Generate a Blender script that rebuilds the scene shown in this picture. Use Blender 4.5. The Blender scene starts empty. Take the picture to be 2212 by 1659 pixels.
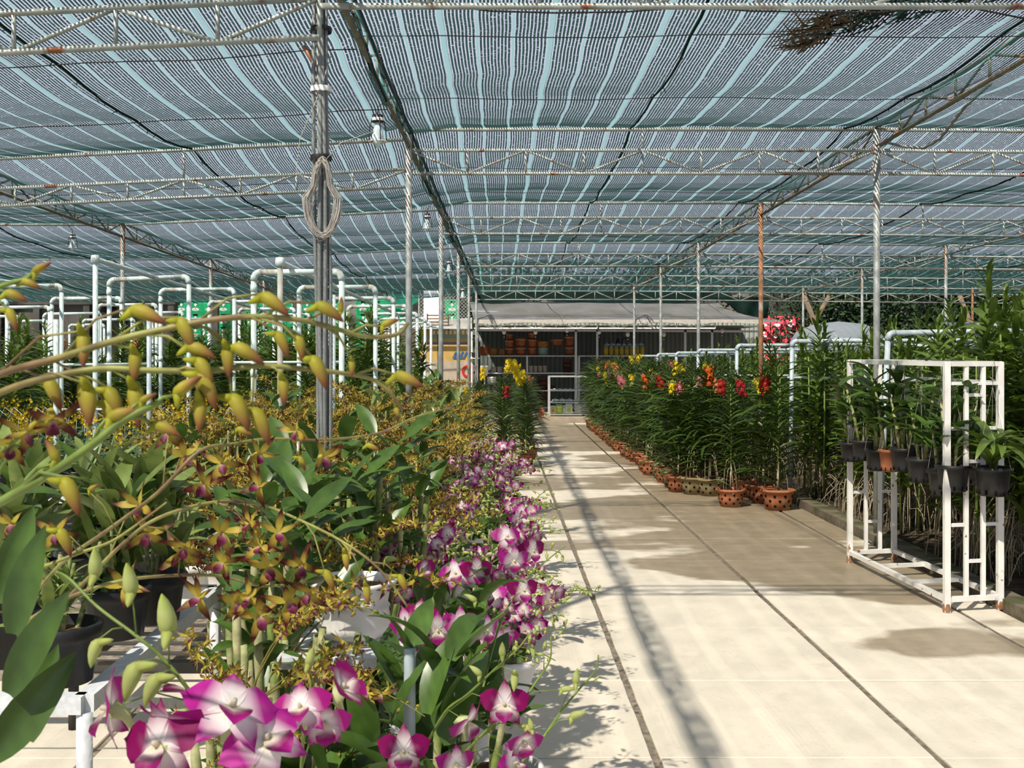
import bpy, math, random
from mathutils import Vector, Matrix
random.seed(7)
SC = bpy.context.scene
COL = SC.collection
PI = math.pi
F, CX, CY, H = 2400.0, 1072.0, 760.0, 1.56
def P(px, py, Y):
    return Vector(((px-CX)/F*Y, Y, H-(py-CY)/F*Y))
def G(px, py, z=0.0):
    Y = (H-z)*F/(py-CY)
    return Vector(((px-CX)/F*Y, Y, z))

# ------------------------------------------------------------------ camera, sky, sun, exposure
cam = bpy.data.cameras.new('camera')
cam.sensor_width = 36.0
cam.lens = F/2212*36.0
cam.shift_x = (1106-CX)/2212
cam.shift_y = (CY-829.5)/2212
cam.clip_start = 0.05
cam.clip_end = 300
cam.dof.use_dof = True
cam.dof.focus_distance = 7.0
cam.dof.aperture_fstop = 22
camo = bpy.data.objects.new('camera', cam)
camo.location = (0, 0, H)
camo.rotation_euler = (PI/2, 0, 0)
COL.objects.link(camo)
SC.camera = camo

world = bpy.data.worlds.new('sky')
SC.world = world
world.use_nodes = True
wn = world.node_tree.nodes
bg = wn['Background']
bg.inputs[0].default_value = (0.78, 0.80, 0.97, 1)
bg.inputs[1].default_value = 0.95

sun = bpy.data.lights.new('sun', 'SUN')
sun.energy = 12.0
sun.angle = math.radians(0.9)
sun.color = (1.0, 0.93, 0.80)
suno = bpy.data.objects.new('sun', sun)
suno.rotation_euler = Vector((-1.5, -2.2, 3.1)).to_track_quat('Z', 'Y').to_euler()
suno.location = (-6, -6, 12)
COL.objects.link(suno)

SC.view_settings.view_transform = 'Standard'
SC.view_settings.look = 'None'
SC.view_settings.gamma = 1
SC.view_settings.use_curve_mapping = False
SC.view_settings.exposure = 0.0

# ------------------------------------------------------------------ helpers: meshes
class MB:
    def __init__(s):
        s.v = []; s.f = []; s.m = []; s.c = []
    def add(s, vs, fs, mi=0, cols=None):
        o = len(s.v)
        s.v.extend([tuple(p) for p in vs])
        s.f.extend([tuple(i+o for i in f) for f in fs])
        s.m.extend([mi]*len(fs))
        if cols is None: cols = [(1, 1, 1)]*len(vs)
        s.c.extend(cols)
        return s
    def grid(s, rows, mi=0, cols=None, closed=False):
        n = len(rows[0]); fs = []
        for i in range(len(rows)-1):
            for j in range(n if closed else n-1):
                k = (j+1) % n
                fs.append((i*n+j, i*n+k, (i+1)*n+k, (i+1)*n+j))
        vs = [p for r in rows for p in r]
        cc = None
        if cols is not None:
            cc = [c for c in cols for _ in range(n)] if len(cols) == len(rows) else cols
        return s.add(vs, fs, mi, cc)
    def tube(s, pts, r=0.01, n=6, mi=0, cols=None, cap=True):
        pts = [Vector(p) for p in pts]
        rr = r if isinstance(r, (list, tuple)) else [r]*len(pts)
        rows = []; prev = None
        for i, p in enumerate(pts):
            if i == 0: t = pts[1]-p
            elif i == len(pts)-1: t = p-pts[i-1]
            else: t = (pts[i+1]-p).normalized()+(p-pts[i-1]).normalized()
            if t.length < 1e-9: t = Vector((0, 0, 1))
            t.normalize()
            if prev is None:
                a = Vector((0, 0, 1)) if abs(t.z) < 0.9 else Vector((1, 0, 0))
                u = t.cross(a).normalized()
            else:
                u = (prev-t*prev.dot(t))
                u = u.normalized() if u.length > 1e-6 else t.orthogonal().normalized()
            prev = u
            w = t.cross(u)
            rows.append([p+(u*math.cos(2*PI*k/n)+w*math.sin(2*PI*k/n))*rr[i] for k in range(n)])
        o = len(s.v)
        s.grid(rows, mi, cols, closed=True)
        if cap:
            e = o+(len(rows)-1)*n
            s.f.append(tuple(o+k for k in range(n))[::-1]); s.m.append(mi)
            s.f.append(tuple(e+k for k in range(n))); s.m.append(mi)
        return s
    def box(s, c, d, mi=0, M=None):
        x, y, z = d[0]/2, d[1]/2, d[2]/2
        vs = [Vector((a*x, b*y, e*z)) for e in (-1, 1) for b in (-1, 1) for a in (-1, 1)]
        if M is not None: vs = [M @ v for v in vs]
        c = Vector(c)
        return s.add([v+c for v in vs], [(0, 2, 3, 1), (4, 5, 7, 6), (0, 1, 5, 4), (2, 6, 7, 3), (0, 4, 6, 2), (1, 3, 7, 5)], mi)
    def box2(s, a, b, mi=0):
        a = Vector(a); b = Vector(b)
        d = b-a
        return s.box((a+b)/2, (abs(d.x), abs(d.y), abs(d.z)), mi)
    def bar(s, p, q, w, h=None, mi=0):
        p = Vector(p); q = Vector(q); h = h or w
        t = (q-p); L = t.length; t.normalize()
        a = Vector((0, 0, 1)) if abs(t.z) < 0.95 else Vector((0, 1, 0))
        u = t.cross(a).normalized(); w2 = u.cross(t)
        M = Matrix((u, t, w2)).transposed()
        return s.box((p+q)/2, (w, L, h), mi, M)
    def lathe(s, prof, n=16, c=(0, 0, 0), mi=0, M=None, sx=1, cols=None, wob=None):
        c = Vector(c); rows = []
        for j, (r, z) in enumerate(prof):
            row = []
            for k in range(n):
                a = 2*PI*k/n
                q = r*(1+(wob(a, z) if wob else 0))
                v = Vector((math.cos(a)*q*sx, math.sin(a)*q, z))
                if M is not None: v = M @ v
                row.append(v+c)
            rows.append(row)
        return s.grid(rows, mi, cols, closed=True)
    def merge(s, o, M, mi_off=0):
        k = len(s.v)
        s.v.extend([tuple(M @ Vector(v)) for v in o.v])
        s.f.extend([tuple(i+k for i in f) for f in o.f])
        s.m.extend([m+mi_off for m in o.m])
        s.c.extend(o.c)
        return s
    def mesh(s, name, mats, smooth=True, col=False):
        me = bpy.data.meshes.new(name)
        me.from_pydata([tuple(v) for v in s.v], [], s.f)
        if not isinstance(mats, (list, tuple)): mats = [mats]
        for m in mats: me.materials.append(m)
        if any(s.m): me.polygons.foreach_set('material_index', s.m)
        if smooth: me.polygons.foreach_set('use_smooth', [True]*len(s.f))
        if col:
            ca = me.color_attributes.new('Col', 'FLOAT_COLOR', 'POINT')
            fl = []
            for c in s.c: fl.extend((c[0], c[1], c[2], 1.0))
            ca.data.foreach_set('color', fl)
        me.update()
        return me

def link(name, me, parent=None, M=None):
    o = bpy.data.objects.new(name, me)
    COL.objects.link(o)
    if parent is not None: o.parent = parent
    if M is not None: o.matrix_local = M
    return o
def obj(name, mb, mats, parent=None, smooth=True, col=False, M=None):
    return link(name, mb.mesh(name, mats, smooth, col), parent, M)
def tag(o, label=None, cat=None, group=None, kind=None):
    if label: o['label'] = label
    if cat: o['category'] = cat
    if group: o['group'] = group
    if kind: o['kind'] = kind
    return o
def thing(name, label, cat, loc=(0, 0, 0), rz=0.0, group=None):
    o = bpy.data.objects.new(name, None)
    o.empty_display_size = 0.1
    COL.objects.link(o)
    o.location = loc; o.rotation_euler = (0, 0, rz)
    return tag(o, label, cat, group)
def copy_tree(o, parent=None):
    c = o.copy(); COL.objects.link(c)
    if parent is not None: c.parent = parent
    for ch in o.children: copy_tree(ch, c)
    return c
def T(x, y, z): return Matrix.Translation((x, y, z))
def R(a, ax): return Matrix.Rotation(a, 4, ax)
def S(x, y=None, z=None):
    return Matrix.Diagonal((x, x if y is None else y, x if z is None else z, 1))
def rnd(a, b): return random.uniform(a, b)
ORD = ['nearest', 'second', 'third', 'fourth', 'fifth', 'sixth', 'seventh', 'eighth', 'ninth', 'tenth', 'eleventh', 'twelfth', 'thirteenth',
       'fourteenth', 'fifteenth', 'sixteenth', 'seventeenth', 'eighteenth', 'nineteenth', 'twentieth', 'twenty-first', 'twenty-second',
       'twenty-third', 'twenty-fourth', 'twenty-fifth', 'twenty-sixth', 'twenty-seventh', 'twenty-eighth', 'twenty-ninth', 'thirtieth']

# ------------------------------------------------------------------ helpers: materials
def mat(name, rgb, rough=0.6, spec=0.4, metal=0.0, vary=0.0, scale=20, rgb2=None, mixs=6, thr=(0.45, 0.6), bump=0.0, trans=0.0, col=False, objvar=0.0, detail=4):
    m = bpy.data.materials.new(name)
    m.use_nodes = True
    nt = m.node_tree; N = nt.nodes; L = nt.links
    b = N['Principled BSDF']
    b.inputs['Roughness'].default_value = rough
    b.inputs['Specular IOR Level'].default_value = spec
    b.inputs['Metallic'].default_value = metal
    tc = N.new('ShaderNodeTexCoord')
    src = None
    if col:
        a = N.new('ShaderNodeAttribute'); a.attribute_name = 'Col'; src = a.outputs['Color']
    else:
        c = N.new('ShaderNodeRGB'); c.outputs[0].default_value = (*rgb, 1); src = c.outputs[0]
    if rgb2 is not None:
        n = N.new('ShaderNodeTexNoise'); n.inputs['Scale'].default_value = mixs; n.inputs['Detail'].default_value = detail
        L.new(tc.outputs['Object'], n.inputs['Vector'])
        r = N.new('ShaderNodeMapRange'); r.inputs['From Min'].default_value = thr[0]; r.inputs['From Max'].default_value = thr[1]
        L.new(n.outputs['Fac'], r.inputs['Value'])
        x = N.new('ShaderNodeMix'); x.data_type = 'RGBA'
        L.new(r.outputs['Result'], x.inputs['Factor'])
        L.new(src, x.inputs[6]); x.inputs[7].default_value = (*rgb2, 1)
        src = x.outputs[2]
    if vary or objvar:
        h = N.new('ShaderNodeHueSaturation')
        L.new(src, h.inputs['Color'])
        n = N.new('ShaderNodeTexNoise'); n.inputs['Scale'].default_value = scale; n.inputs['Detail'].default_value = 3
        L.new(tc.outputs['Object'], n.inputs['Vector'])
        r = N.new('ShaderNodeMapRange'); r.inputs['From Min'].default_value = 0.3; r.inputs['From Max'].default_value = 0.7
        r.inputs['To Min'].default_value = 1-vary; r.inputs['To Max'].default_value = 1+vary
        L.new(n.outputs['Fac'], r.inputs['Value'])
        val = r.outputs['Result']
        if objvar:
            oi = N.new('ShaderNodeObjectInfo')
            r2 = N.new('ShaderNodeMapRange'); r2.inputs['To Min'].default_value = 1-objvar; r2.inputs['To Max'].default_value = 1+objvar
            L.new(oi.outputs['Random'], r2.inputs['Value'])
            mu = N.new('ShaderNodeMath'); mu.operation = 'MULTIPLY'
            L.new(val, mu.inputs[0]); L.new(r2.outputs['Result'], mu.inputs[1]); val = mu.outputs[0]
        L.new(val, h.inputs['Value'])
        src = h.outputs['Color']
    L.new(src, b.inputs['Base Color'])
    if bump:
        n = N.new('ShaderNodeTexNoise'); n.inputs['Scale'].default_value = scale*2.5; n.inputs['Detail'].default_value = 5
        L.new(tc.outputs['Object'], n.inputs['Vector'])
        bp = N.new('ShaderNodeBump'); bp.inputs['Strength'].default_value = bump; bp.inputs['Distance'].default_value = 0.01
        L.new(n.outputs['Fac'], bp.inputs['Height']); L.new(bp.outputs['Normal'], b.inputs['Normal'])
    if trans:
        t = N.new('ShaderNodeBsdfTranslucent'); L.new(src, t.inputs['Color'])
        x = N.new('ShaderNodeMixShader'); x.inputs[0].default_value = trans
        L.new(b.outputs[0], x.inputs[1]); L.new(t.outputs[0], x.inputs[2])
        L.new(x.outputs[0], N['Material Output'].inputs['Surface'])
    return m
RUST = (0.20, 0.075, 0.03)
M_pipe = mat('galvanised steel', (0.33, 0.36, 0.33), 0.55, 0.5, 0.25, vary=0.2, scale=9, rgb2=RUST, mixs=7, thr=(0.58, 0.66), bump=0.1, objvar=0.1)
M_pipe2 = mat('galvanised steel post', (0.30, 0.32, 0.31), 0.6, 0.5, 0.2, vary=0.25, scale=14, rgb2=RUST, mixs=3.0, thr=(0.56, 0.66), bump=0.15)
M_olive = mat('dull brown painted steel', (0.15, 0.14, 0.10), 0.7, 0.3, vary=0.25, scale=10, rgb2=RUST, mixs=5, thr=(0.58, 0.66), objvar=0.1)
M_rusty = mat('rusty steel', (0.30, 0.15, 0.08), 0.8, 0.2, vary=0.3, scale=14, rgb2=(0.3, 0.3, 0.28), mixs=4, thr=(0.55, 0.6))
M_pvc = mat('grey green pvc pipe', (0.62, 0.74, 0.72), 0.4, 0.5, vary=0.08, scale=6, rgb2=(0.42, 0.40, 0.34), mixs=4, thr=(0.6, 0.68), objvar=0.08)
M_pvcg = mat('grey pvc pipe', (0.42, 0.50, 0.54), 0.45, 0.5, vary=0.1, scale=6, objvar=0.06)
M_white = mat('white painted metal', (0.80, 0.78, 0.74), 0.45, 0.5, vary=0.06, scale=8, rgb2=(0.30, 0.14, 0.06), mixs=16, thr=(0.66, 0.69))
M_whitew = mat('white painted wood', (0.66, 0.68, 0.72), 0.6, 0.3, vary=0.1, scale=30, bump=0.2)
M_terra = mat('terracotta', (0.42, 0.155, 0.075), 0.8, 0.2, vary=0.25, scale=9, rgb2=(0.22, 0.16, 0.09), mixs=5, thr=(0.5, 0.7), objvar=0.22, bump=0.1)
M_terra2 = mat('pale terracotta', (0.62, 0.30, 0.15), 0.8, 0.2, vary=0.15, scale=9, bump=0.1)
M_hole = mat('dark drainage hole', (0.008, 0.006, 0.005), 0.9, 0.1)
M_soil = mat('husk potting mix', (0.17, 0.10, 0.055), 0.95, 0.1, vary=0.5, scale=60, bump=0.8)
M_black = mat('black plastic', (0.018, 0.019, 0.021), 0.45, 0.4, vary=0.2, scale=8)
M_potw = mat('white glazed pot', (0.80, 0.77, 0.74), 0.45, 0.5, vary=0.05, scale=12)
M_stem = mat('green stem', (0.16, 0.23, 0.045), 0.5, 0.4, vary=0.2, scale=30)
M_cane = mat('ribbed dry cane', (0.34, 0.33, 0.17), 0.65, 0.3, vary=0.35, scale=40, rgb2=(0.16, 0.22, 0.05), mixs=18)
M_root = mat('aerial root', (0.34, 0.28, 0.19), 0.85, 0.1, vary=0.3, scale=20)
M_vleaf = mat('dark strap leaf', (0.050, 0.092, 0.012), 0.34, 0.5, vary=0.3, scale=12, trans=0.22, objvar=0.15)
M_hleaf = mat('bright strap leaf', (0.105, 0.170, 0.024), 0.36, 0.5, vary=0.3, scale=10, trans=0.25, objvar=0.2)
M_dleaf = mat('broad orchid leaf', (0.065, 0.125, 0.022), 0.32, 0.5, vary=0.3, scale=18, trans=0.25, objvar=0.25)
M_lleaf = mat('pale broad leaf', (0.21, 0.28, 0.075), 0.4, 0.4, vary=0.2, scale=18, trans=0.3, objvar=0.22)
M_oleaf = mat('greyish green leaf', (0.10, 0.16, 0.075), 0.45, 0.4, vary=0.25, scale=16, trans=0.2, objvar=0.2)
M_petal = mat('petal', (1, 1, 1), 0.5, 0.25, col=True, trans=0.35, vary=0.06, scale=60)
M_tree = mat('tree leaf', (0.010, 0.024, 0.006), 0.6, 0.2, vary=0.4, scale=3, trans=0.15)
M_bark = mat('bark', (0.10, 0.075, 0.05), 0.9, 0.1, vary=0.3, scale=8, bump=0.4)
M_cable = mat('grey corrugated conduit', (0.20, 0.215, 0.21), 0.6, 0.3, vary=0.1, scale=30)
M_wire = mat('pale wire', (0.45, 0.42, 0.38), 0.5, 0.3)
M_dwire = mat('dark wire', (0.02, 0.018, 0.02), 0.5, 0.3)
M_wwire = mat('white wire', (0.75, 0.76, 0.76), 0.5, 0.3)
M_glass = bpy.data.materials.new('clear glass'); M_glass.use_nodes = True
_b = M_glass.node_tree.nodes['Principled BSDF']
_b.inputs['Roughness'].default_value = 0.05; _b.inputs['IOR'].default_value = 1.05; _b.inputs['Transmission Weight'].default_value = 1.0
_b.inputs['Base Color'].default_value = (0.9, 0.95, 0.95, 1)
# ------------------------------------------------------------------ ground and paving
def ground_mat(name, a, b, scale, bump=0.6):
    return mat(name, a, 0.95, 0.1, vary=0.35, scale=scale, rgb2=b, mixs=scale*0.4, bump=bump)
M_gravel = ground_mat('grey gravel and mud', (0.30, 0.28, 0.25), (0.13, 0.11, 0.09), 22)
M_earth = ground_mat('damp earth', (0.07, 0.055, 0.035), (0.04, 0.03, 0.02), 14)
def slab_mat():
    m = bpy.data.materials.new('pale concrete'); m.use_nodes = True
    nt = m.node_tree; N = nt.nodes; L = nt.links; b = N['Principled BSDF']
    g = N.new('ShaderNodeNewGeometry')
    def noise(scale, det=5, sx=1, sy=1):
        mp = N.new('ShaderNodeMapping'); mp.inputs['Scale'].default_value = (sx, sy, 1)
        L.new(g.outputs['Position'], mp.inputs['Vector'])
        n = N.new('ShaderNodeTexNoise'); n.inputs['Scale'].default_value = scale; n.inputs['Detail'].default_value = det
        L.new(mp.outputs[0], n.inputs['Vector']); return n
    def rng(o, a, b2, c=0, d=1):
        r = N.new('ShaderNodeMapRange'); L.new(o, r.inputs[0])
        for i, x in enumerate((a, b2, c, d)): r.inputs[i+1].default_value = x
        return r.outputs[0]
    def mx(f, a, b2):
        x = N.new('ShaderNodeMix'); x.data_type = 'RGBA'
        if f is not None: L.new(f, x.inputs[0])
        for i, s in ((6, a), (7, b2)):
            if isinstance(s, tuple): x.inputs[i].default_value = (*s, 1)
            else: L.new(s, x.inputs[i])
        return x.outputs[2]
    base = mx(rng(noise(3.2, 6).outputs[0], 0.35, 0.65), (0.70, 0.63, 0.52), (0.61, 0.555, 0.46))
    base = mx(rng(noise(45, 4).outputs[0], 0.60, 0.80, 0, 0.35), base, (0.32, 0.26, 0.2))
    # wet stain: real damp patches, larger towards the planted bed and the far end
    sep = N.new('ShaderNodeSeparateXYZ'); L.new(g.outputs['Position'], sep.inputs[0])
    wet = noise(0.55, 5, 0.8, 1.3).outputs[0]
    def mth(op, a, b2):
        x = N.new('ShaderNodeMath'); x.operation = op
        for i, s in ((0, a), (1, b2)):
            if isinstance(s, (int, float)): x.inputs[i].default_value = s
            else: L.new(s, x.inputs[i])
        return x.outputs[0]
    bx = rng(sep.outputs[0], 0.8, 2.6, -0.08, 0.16)
    by = rng(sep.outputs[1], 5.6, 9.0, -0.22, 0.06)
    w = mth('ADD', mth('ADD', wet, bx), by)
    wf = rng(w, 0.505, 0.545)
    # puddle stain in front of the rack
    vx = mth('MULTIPLY', mth('SUBTRACT', sep.outputs[0], 2.45), 1.3)
    vy = mth('MULTIPLY', mth('SUBTRACT', sep.outputs[1], 5.95), 2.2)
    d = mth('SQRT', mth('ADD', mth('MULTIPLY', vx, vx), mth('MULTIPLY', vy, vy)), 0)
    d = mth('ADD', d, mth('MULTIPLY', mth('SUBTRACT', noise(3, 4).outputs[0], 0.5), 0.8))
    pf = rng(d, 0.55, 0.72, 1, 0)
    wf = mth('MAXIMUM', wf, mth('MULTIPLY', pf, 0.9))
    base2 = mx(rng(noise(6, 5, 0.5, 1).outputs[0], 0.3, 0.7), (0.27, 0.215, 0.145), (0.35, 0.285, 0.20))
    col = mx(wf, base, base2)
    L.new(col, b.inputs['Base Color'])
    L.new(rng(wf, 0, 1, 0.85, 0.38), b.inputs['Roughness'])
    b.inputs['Specular IOR Level'].default_value = 0.35
    bp = N.new('ShaderNodeBump'); bp.inputs['Strength'].default_value = 0.25; bp.inputs['Distance'].default_value = 0.004
    L.new(noise(30, 6).outputs[0], bp.inputs['Height']); L.new(bp.outputs[0], b.inputs['Normal'])
    return m
M_slab = slab_mat()
M_joint = mat('dirty joint mortar', (0.22, 0.19, 0.15), 0.95, 0.1, vary=0.4, scale=30)
fl = obj('floor', MB().box2((-16, -4, -0.30), (22, 42, -0.055)), M_gravel); tag(fl, kind='structure', label='gravelly ground beneath the nursery benches')
sub = obj('joint_bed', MB().box2((-5.2, -1, -0.06), (3.06, 24.4, -0.012)), M_joint, fl)
XS = [-3.75, -2.66, -1.57, -0.475, 0.615, 1.70, 2.79, 3.06]
YS = [0.2, 1.2, 2.2, 3.25, 4.27]+[4.27+1.006*k for k in range(1, 20)]+[24.4]
pv = thing('concrete_paving', 'pale concrete slab paving of the central walkway, damp in patches', 'paving', (0, 0, 0))
pv['kind'] = 'structure'
slab_cache = {}
for i in range(len(XS)-1):
    for j in range(len(YS)-1):
        x0, x1, y0, y1 = XS[i], XS[i+1], YS[j], YS[j+1]
        if x1 <= -1.5 and not (y1 < 5.4): continue
        g = 0.016
        a, b_ = x1-x0-g*2, y1-y0-0.010
        key = (round(a, 3), round(b_, 3), random.randint(0, 2))
        if key not in slab_cache:
            mb = MB()
            n = 7; edge = []
            hh = 0.05; bv = 0.004
            jit = lambda: rnd(-0.0025, 0.0025)
            ring = []
            for k in range(n): ring.append((-a/2+a*k/n, -b_/2+jit()))
            for k in range(n): ring.append((a/2+jit(), -b_/2+b_*k/n))
            for k in range(n): ring.append((a/2-a*k/n, b_/2+jit()))
            for k in range(n): ring.append((-a/2+jit(), b_/2-b_*k/n))
            sc = lambda q, e: (q[0]*(1-e/a*2), q[1]*(1-e/b_*2))
            rows = [[(q[0], q[1], -hh) for q in ring], [(q[0], q[1], -bv) for q in ring], [(*sc(q, bv), 0) for q in ring]]
            mb.grid(rows, closed=True)
            m0 = len(mb.v)-len(ring)
            mb.f.append(tuple(m0+k for k in range(len(ring)))); mb.m.append(0)
            slab_cache[key] = mb.mesh('slab', M_slab, smooth=False)
        o = link('slab', slab_cache[key], pv, T((x0+x1)/2, (y0+y1)/2, rnd(-0.003, 0.001)) @ R(rnd(-.001, .001), 'X'))
# kerb of the planted bed, right
bed = obj('trim_1', MB().box2((3.22, 5.6, -0.05), (14, 25, 0.02)), M_earth); tag(bed, kind='structure', label='dark damp earth bed under the orchid hedge')
M_kerb = mat('mossy kerb concrete', (0.17, 0.14, 0.10), 0.9, 0.2, vary=0.3, scale=9, rgb2=(0.07, 0.075, 0.035), mixs=5, bump=0.4)
kb = thing('kerb', 'low mossy concrete kerb edging the orchid hedge', 'kerb', (0, 0, 0)); kb['kind'] = 'structure'
km = MB().box((0, 0, 0.02), (0.15, 0.97, 0.10)).mesh('kerb_block', M_kerb, smooth=False)
for k in range(19): link('kerb_block', km, kb, T(3.14+rnd(-.006, .006), 6.45+k*0.99, rnd(-.006, .004)))

# ------------------------------------------------------------------ shade roof
DY = [4.95, 9.14, 13.14, 17.2, 21.14, 25.2]
DYX = [-6.9, -2.9, 1.1]+DY+[27.4]
def XL(Y):
    return -0.87+0.0165*Y if Y > 0 else -0.87
XR = [3.13, 6.96, 10.8, 14.6]
def ztop(X, Y):
    z = 3.388-0.0175*(Y-9.14)
    xl = XL(Y)
    if X >= xl-0.02:
        if X > 3.13: z -= 0.010*(X-3.13)
        return z
    return z-0.078-0.050*min(xl-X, 3.55)
# shade net
def net_mat():
    m = bpy.data.materials.new('knitted shade net'); m.use_nodes = True
    nt = m.node_tree; N = nt.nodes; L = nt.links
    N.remove(N['Principled BSDF'])
    tc = N.new('ShaderNodeTexCoord')
    sep = N.new('ShaderNodeSeparateXYZ'); L.new(tc.outputs['UV'], sep.inputs[0])
    def mth(op, a, b2=0.0, c=None):
        x = N.new('ShaderNodeMath'); x.operation = op
        for i, s in ((0, a), (1, b2), (2, c)):
            if s is None: continue
            if isinstance(s, (int, float)): x.inputs[i].default_value = s
            else: L.new(s, x.inputs[i])
        return x.outputs[0]
    nz = N.new('ShaderNodeTexNoise'); nz.inputs['Scale'].default_value = 0.9; nz.inputs['Detail'].default_value = 2
    L.new(tc.outputs['UV'], nz.inputs['Vector'])
    x = mth('ADD', sep.outputs[0], mth('MULTIPLY', mth('SUBTRACT', nz.outputs[0], 0.5), 0.06))
    y = sep.outputs[1]
    fx = mth('FRACT', mth('MULTIPLY', x, 1/0.0205))
    dark = mth('LESS_THAN', fx, 0.60)
    # cross threads between the bands: broken, irregular
    n2 = N.new('ShaderNodeTexNoise'); n2.inputs['Scale'].default_value = 1.0; n2.inputs['Detail'].default_value = 3
    mp = N.new('ShaderNodeMapping'); mp.inputs['Scale'].default_value = (30, 60, 1)
    L.new(tc.outputs['UV'], mp.inputs['Vector']); L.new(mp.outputs[0], n2.inputs['Vector'])
    thin = mth('GREATER_THAN', n2.outputs[0], 0.66)
    holes = mth('LESS_THAN', n2.outputs[0], 0.36)
    dark = mth('MAXIMUM', mth('MULTIPLY', dark, mth('SUBTRACT', 1, holes)), mth('MULTIPLY', thin, 0.8))
    t1 = mth('FRACT', mth('MULTIPLY', x, 1/0.205))
    t3 = mth('FRACT', mth('MULTIPLY', x, 1/0.615))
    band = mth('MAXIMUM', mth('LESS_THAN', t1, 0.070), mth('LESS_THAN', t3, 0.050))
    # thickness of the knit: cross threads hide more of the gaps at flat angles
    gm_ = N.new('ShaderNodeNewGeometry'); dp = N.new('ShaderNodeVectorMath'); dp.operation = 'DOT_PRODUCT'
    L.new(gm_.outputs['Incoming'], dp.inputs[0]); L.new(gm_.outputs['True Normal'], dp.inputs[1])
    cosv = mth('MAXIMUM', mth('ABSOLUTE', dp.outputs['Value']), 0.03)
    thick = mth('SUBTRACT', 1.0, mth('POWER', 2.718, mth('DIVIDE', -0.022, mth('MULTIPLY', cosv, cosv))))
    dark = mth('MAXIMUM', dark, thick)
    d = N.new('ShaderNodeBsdfDiffuse'); d.inputs[0].default_value = (0.010, 0.022, 0.020, 1)
    dt = N.new('ShaderNodeBsdfTranslucent'); dt.inputs[0].default_value = (0.010, 0.022, 0.022, 1)
    dd = N.new('ShaderNodeAddShader'); L.new(d.outputs[0], dd.inputs[0]); L.new(dt.outputs[0], dd.inputs[1])
    tt = N.new('ShaderNodeBsdfTranslucent'); tt.inputs[0].default_value = (0.065, 0.20, 0.19, 1)
    td = N.new('ShaderNodeBsdfDiffuse'); td.inputs[0].default_value = (0.08, 0.30, 0.27, 1)
    ta = N.new('ShaderNodeMixShader'); ta.inputs[0].default_value = 0.35; L.new(tt.outputs[0], ta.inputs[1]); L.new(td.outputs[0], ta.inputs[2])
    tr = N.new('ShaderNodeBsdfTransparent')
    tb = N.new('ShaderNodeMixShader'); tb.inputs[0].default_value = 0.36; L.new(ta.outputs[0], tb.inputs[1]); L.new(tr.outputs[0], tb.inputs[2])
    a = N.new('ShaderNodeMixShader'); L.new(dark, a.inputs[0]); L.new(tr.outputs[0], a.inputs[1]); L.new(dd.outputs[0], a.inputs[2])
    f = N.new('ShaderNodeMixShader'); L.new(band, f.inputs[0]); L.new(a.outputs[0], f.inputs[1]); L.new(tb.outputs[0], f.inputs[2])
    L.new(f.outputs[0], N['Material Output'].inputs['Surface'])
    return m
M_net = net_mat()
M_seam = mat('black seam cord', (0.008, 0.02, 0.018), 0.9, 0.1)
def net_z(X, Y):
    for a, b_ in zip(DYX[:-1], DYX[1:]):
        if a <= Y <= b_: t = (Y-a)/(b_-a); break
    else: t = 0
    return ztop(X, Y)+0.022-0.10*math.sin(PI*t)**0.8-0.022*abs(math.sin(3*PI*t))
def make_net(x0, x1, label, seams):
    mb = MB(); nx = 10
    ys = []
    for a, b_ in zip(DYX[:-1], DYX[1:]):
        ys += [a+(b_-a)*k/12 for k in range(12)]
    ys.append(DYX[-1])
    rows = []; uv = []
    for y in ys:
        xl = XL(y)
        a0 = xl-0.03 if x0 == 'L' else x0
        a1 = xl-0.005 if x1 == 'L' else x1
        r = []
        for k in range(nx+1):
            X = a0+(a1-a0)*k/nx
            r.append((X, y, net_z(X, y)+0.012*math.sin(X*5+y*1.3)*math.sin(y*0.9)))
        rows.append(r)
    mb.grid(rows)
    me = mb.mesh('shade_net', M_net)
    ul = me.uv_layers.new(name='UVMap')
    dat = [0.0]*(len(me.loops)*2)
    for i, lp in enumerate(me.loops):
        v = me.vertices[lp.vertex_index].co
        dat[2*i] = v.x+20; dat[2*i+1] = v.y+20
    ul.data.foreach_set('uv', dat)
    o = link('shade_net', me); tag(o, label, 'shade net', 'shade nets of the roof')
    for sx in seams:
        s = MB(); pts = []
        for y in [y for y in ys if y > -2]:
            pts.append((sx+0.012*math.sin(y*2.1)+rnd(-.004, .004), y, net_z(sx, y)-0.012))
        s.tube(pts, 0.009, 4)
        for p in pts:
            for k in range(2):
                q = Vector(p)+Vector((rnd(-.01, .01), rnd(-.12, .12), 0)); s.tube([q, q+Vector((rnd(-.035, .02), rnd(-.01, .03), -rnd(.01, .035)))], 0.003, 3)
        obj('seam', s, M_seam, o)
    return o
make_net('L', 3.15, 'striped shade net over the central walkway bay', [1.10, 2.86])
make_net(-4.45, 'L', 'shade net over the bay left of the cable post', [-2.5])
make_net(-12.4, -4.43, 'shade net over the far left bays beyond the second beam', [-5.95, -8.4])
make_net(3.13, 7.0, 'shade net over the first bay right of the walkway', [5.0])
make_net(6.98, 14.7, 'shade net over the far right bays', [9.0])

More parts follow.
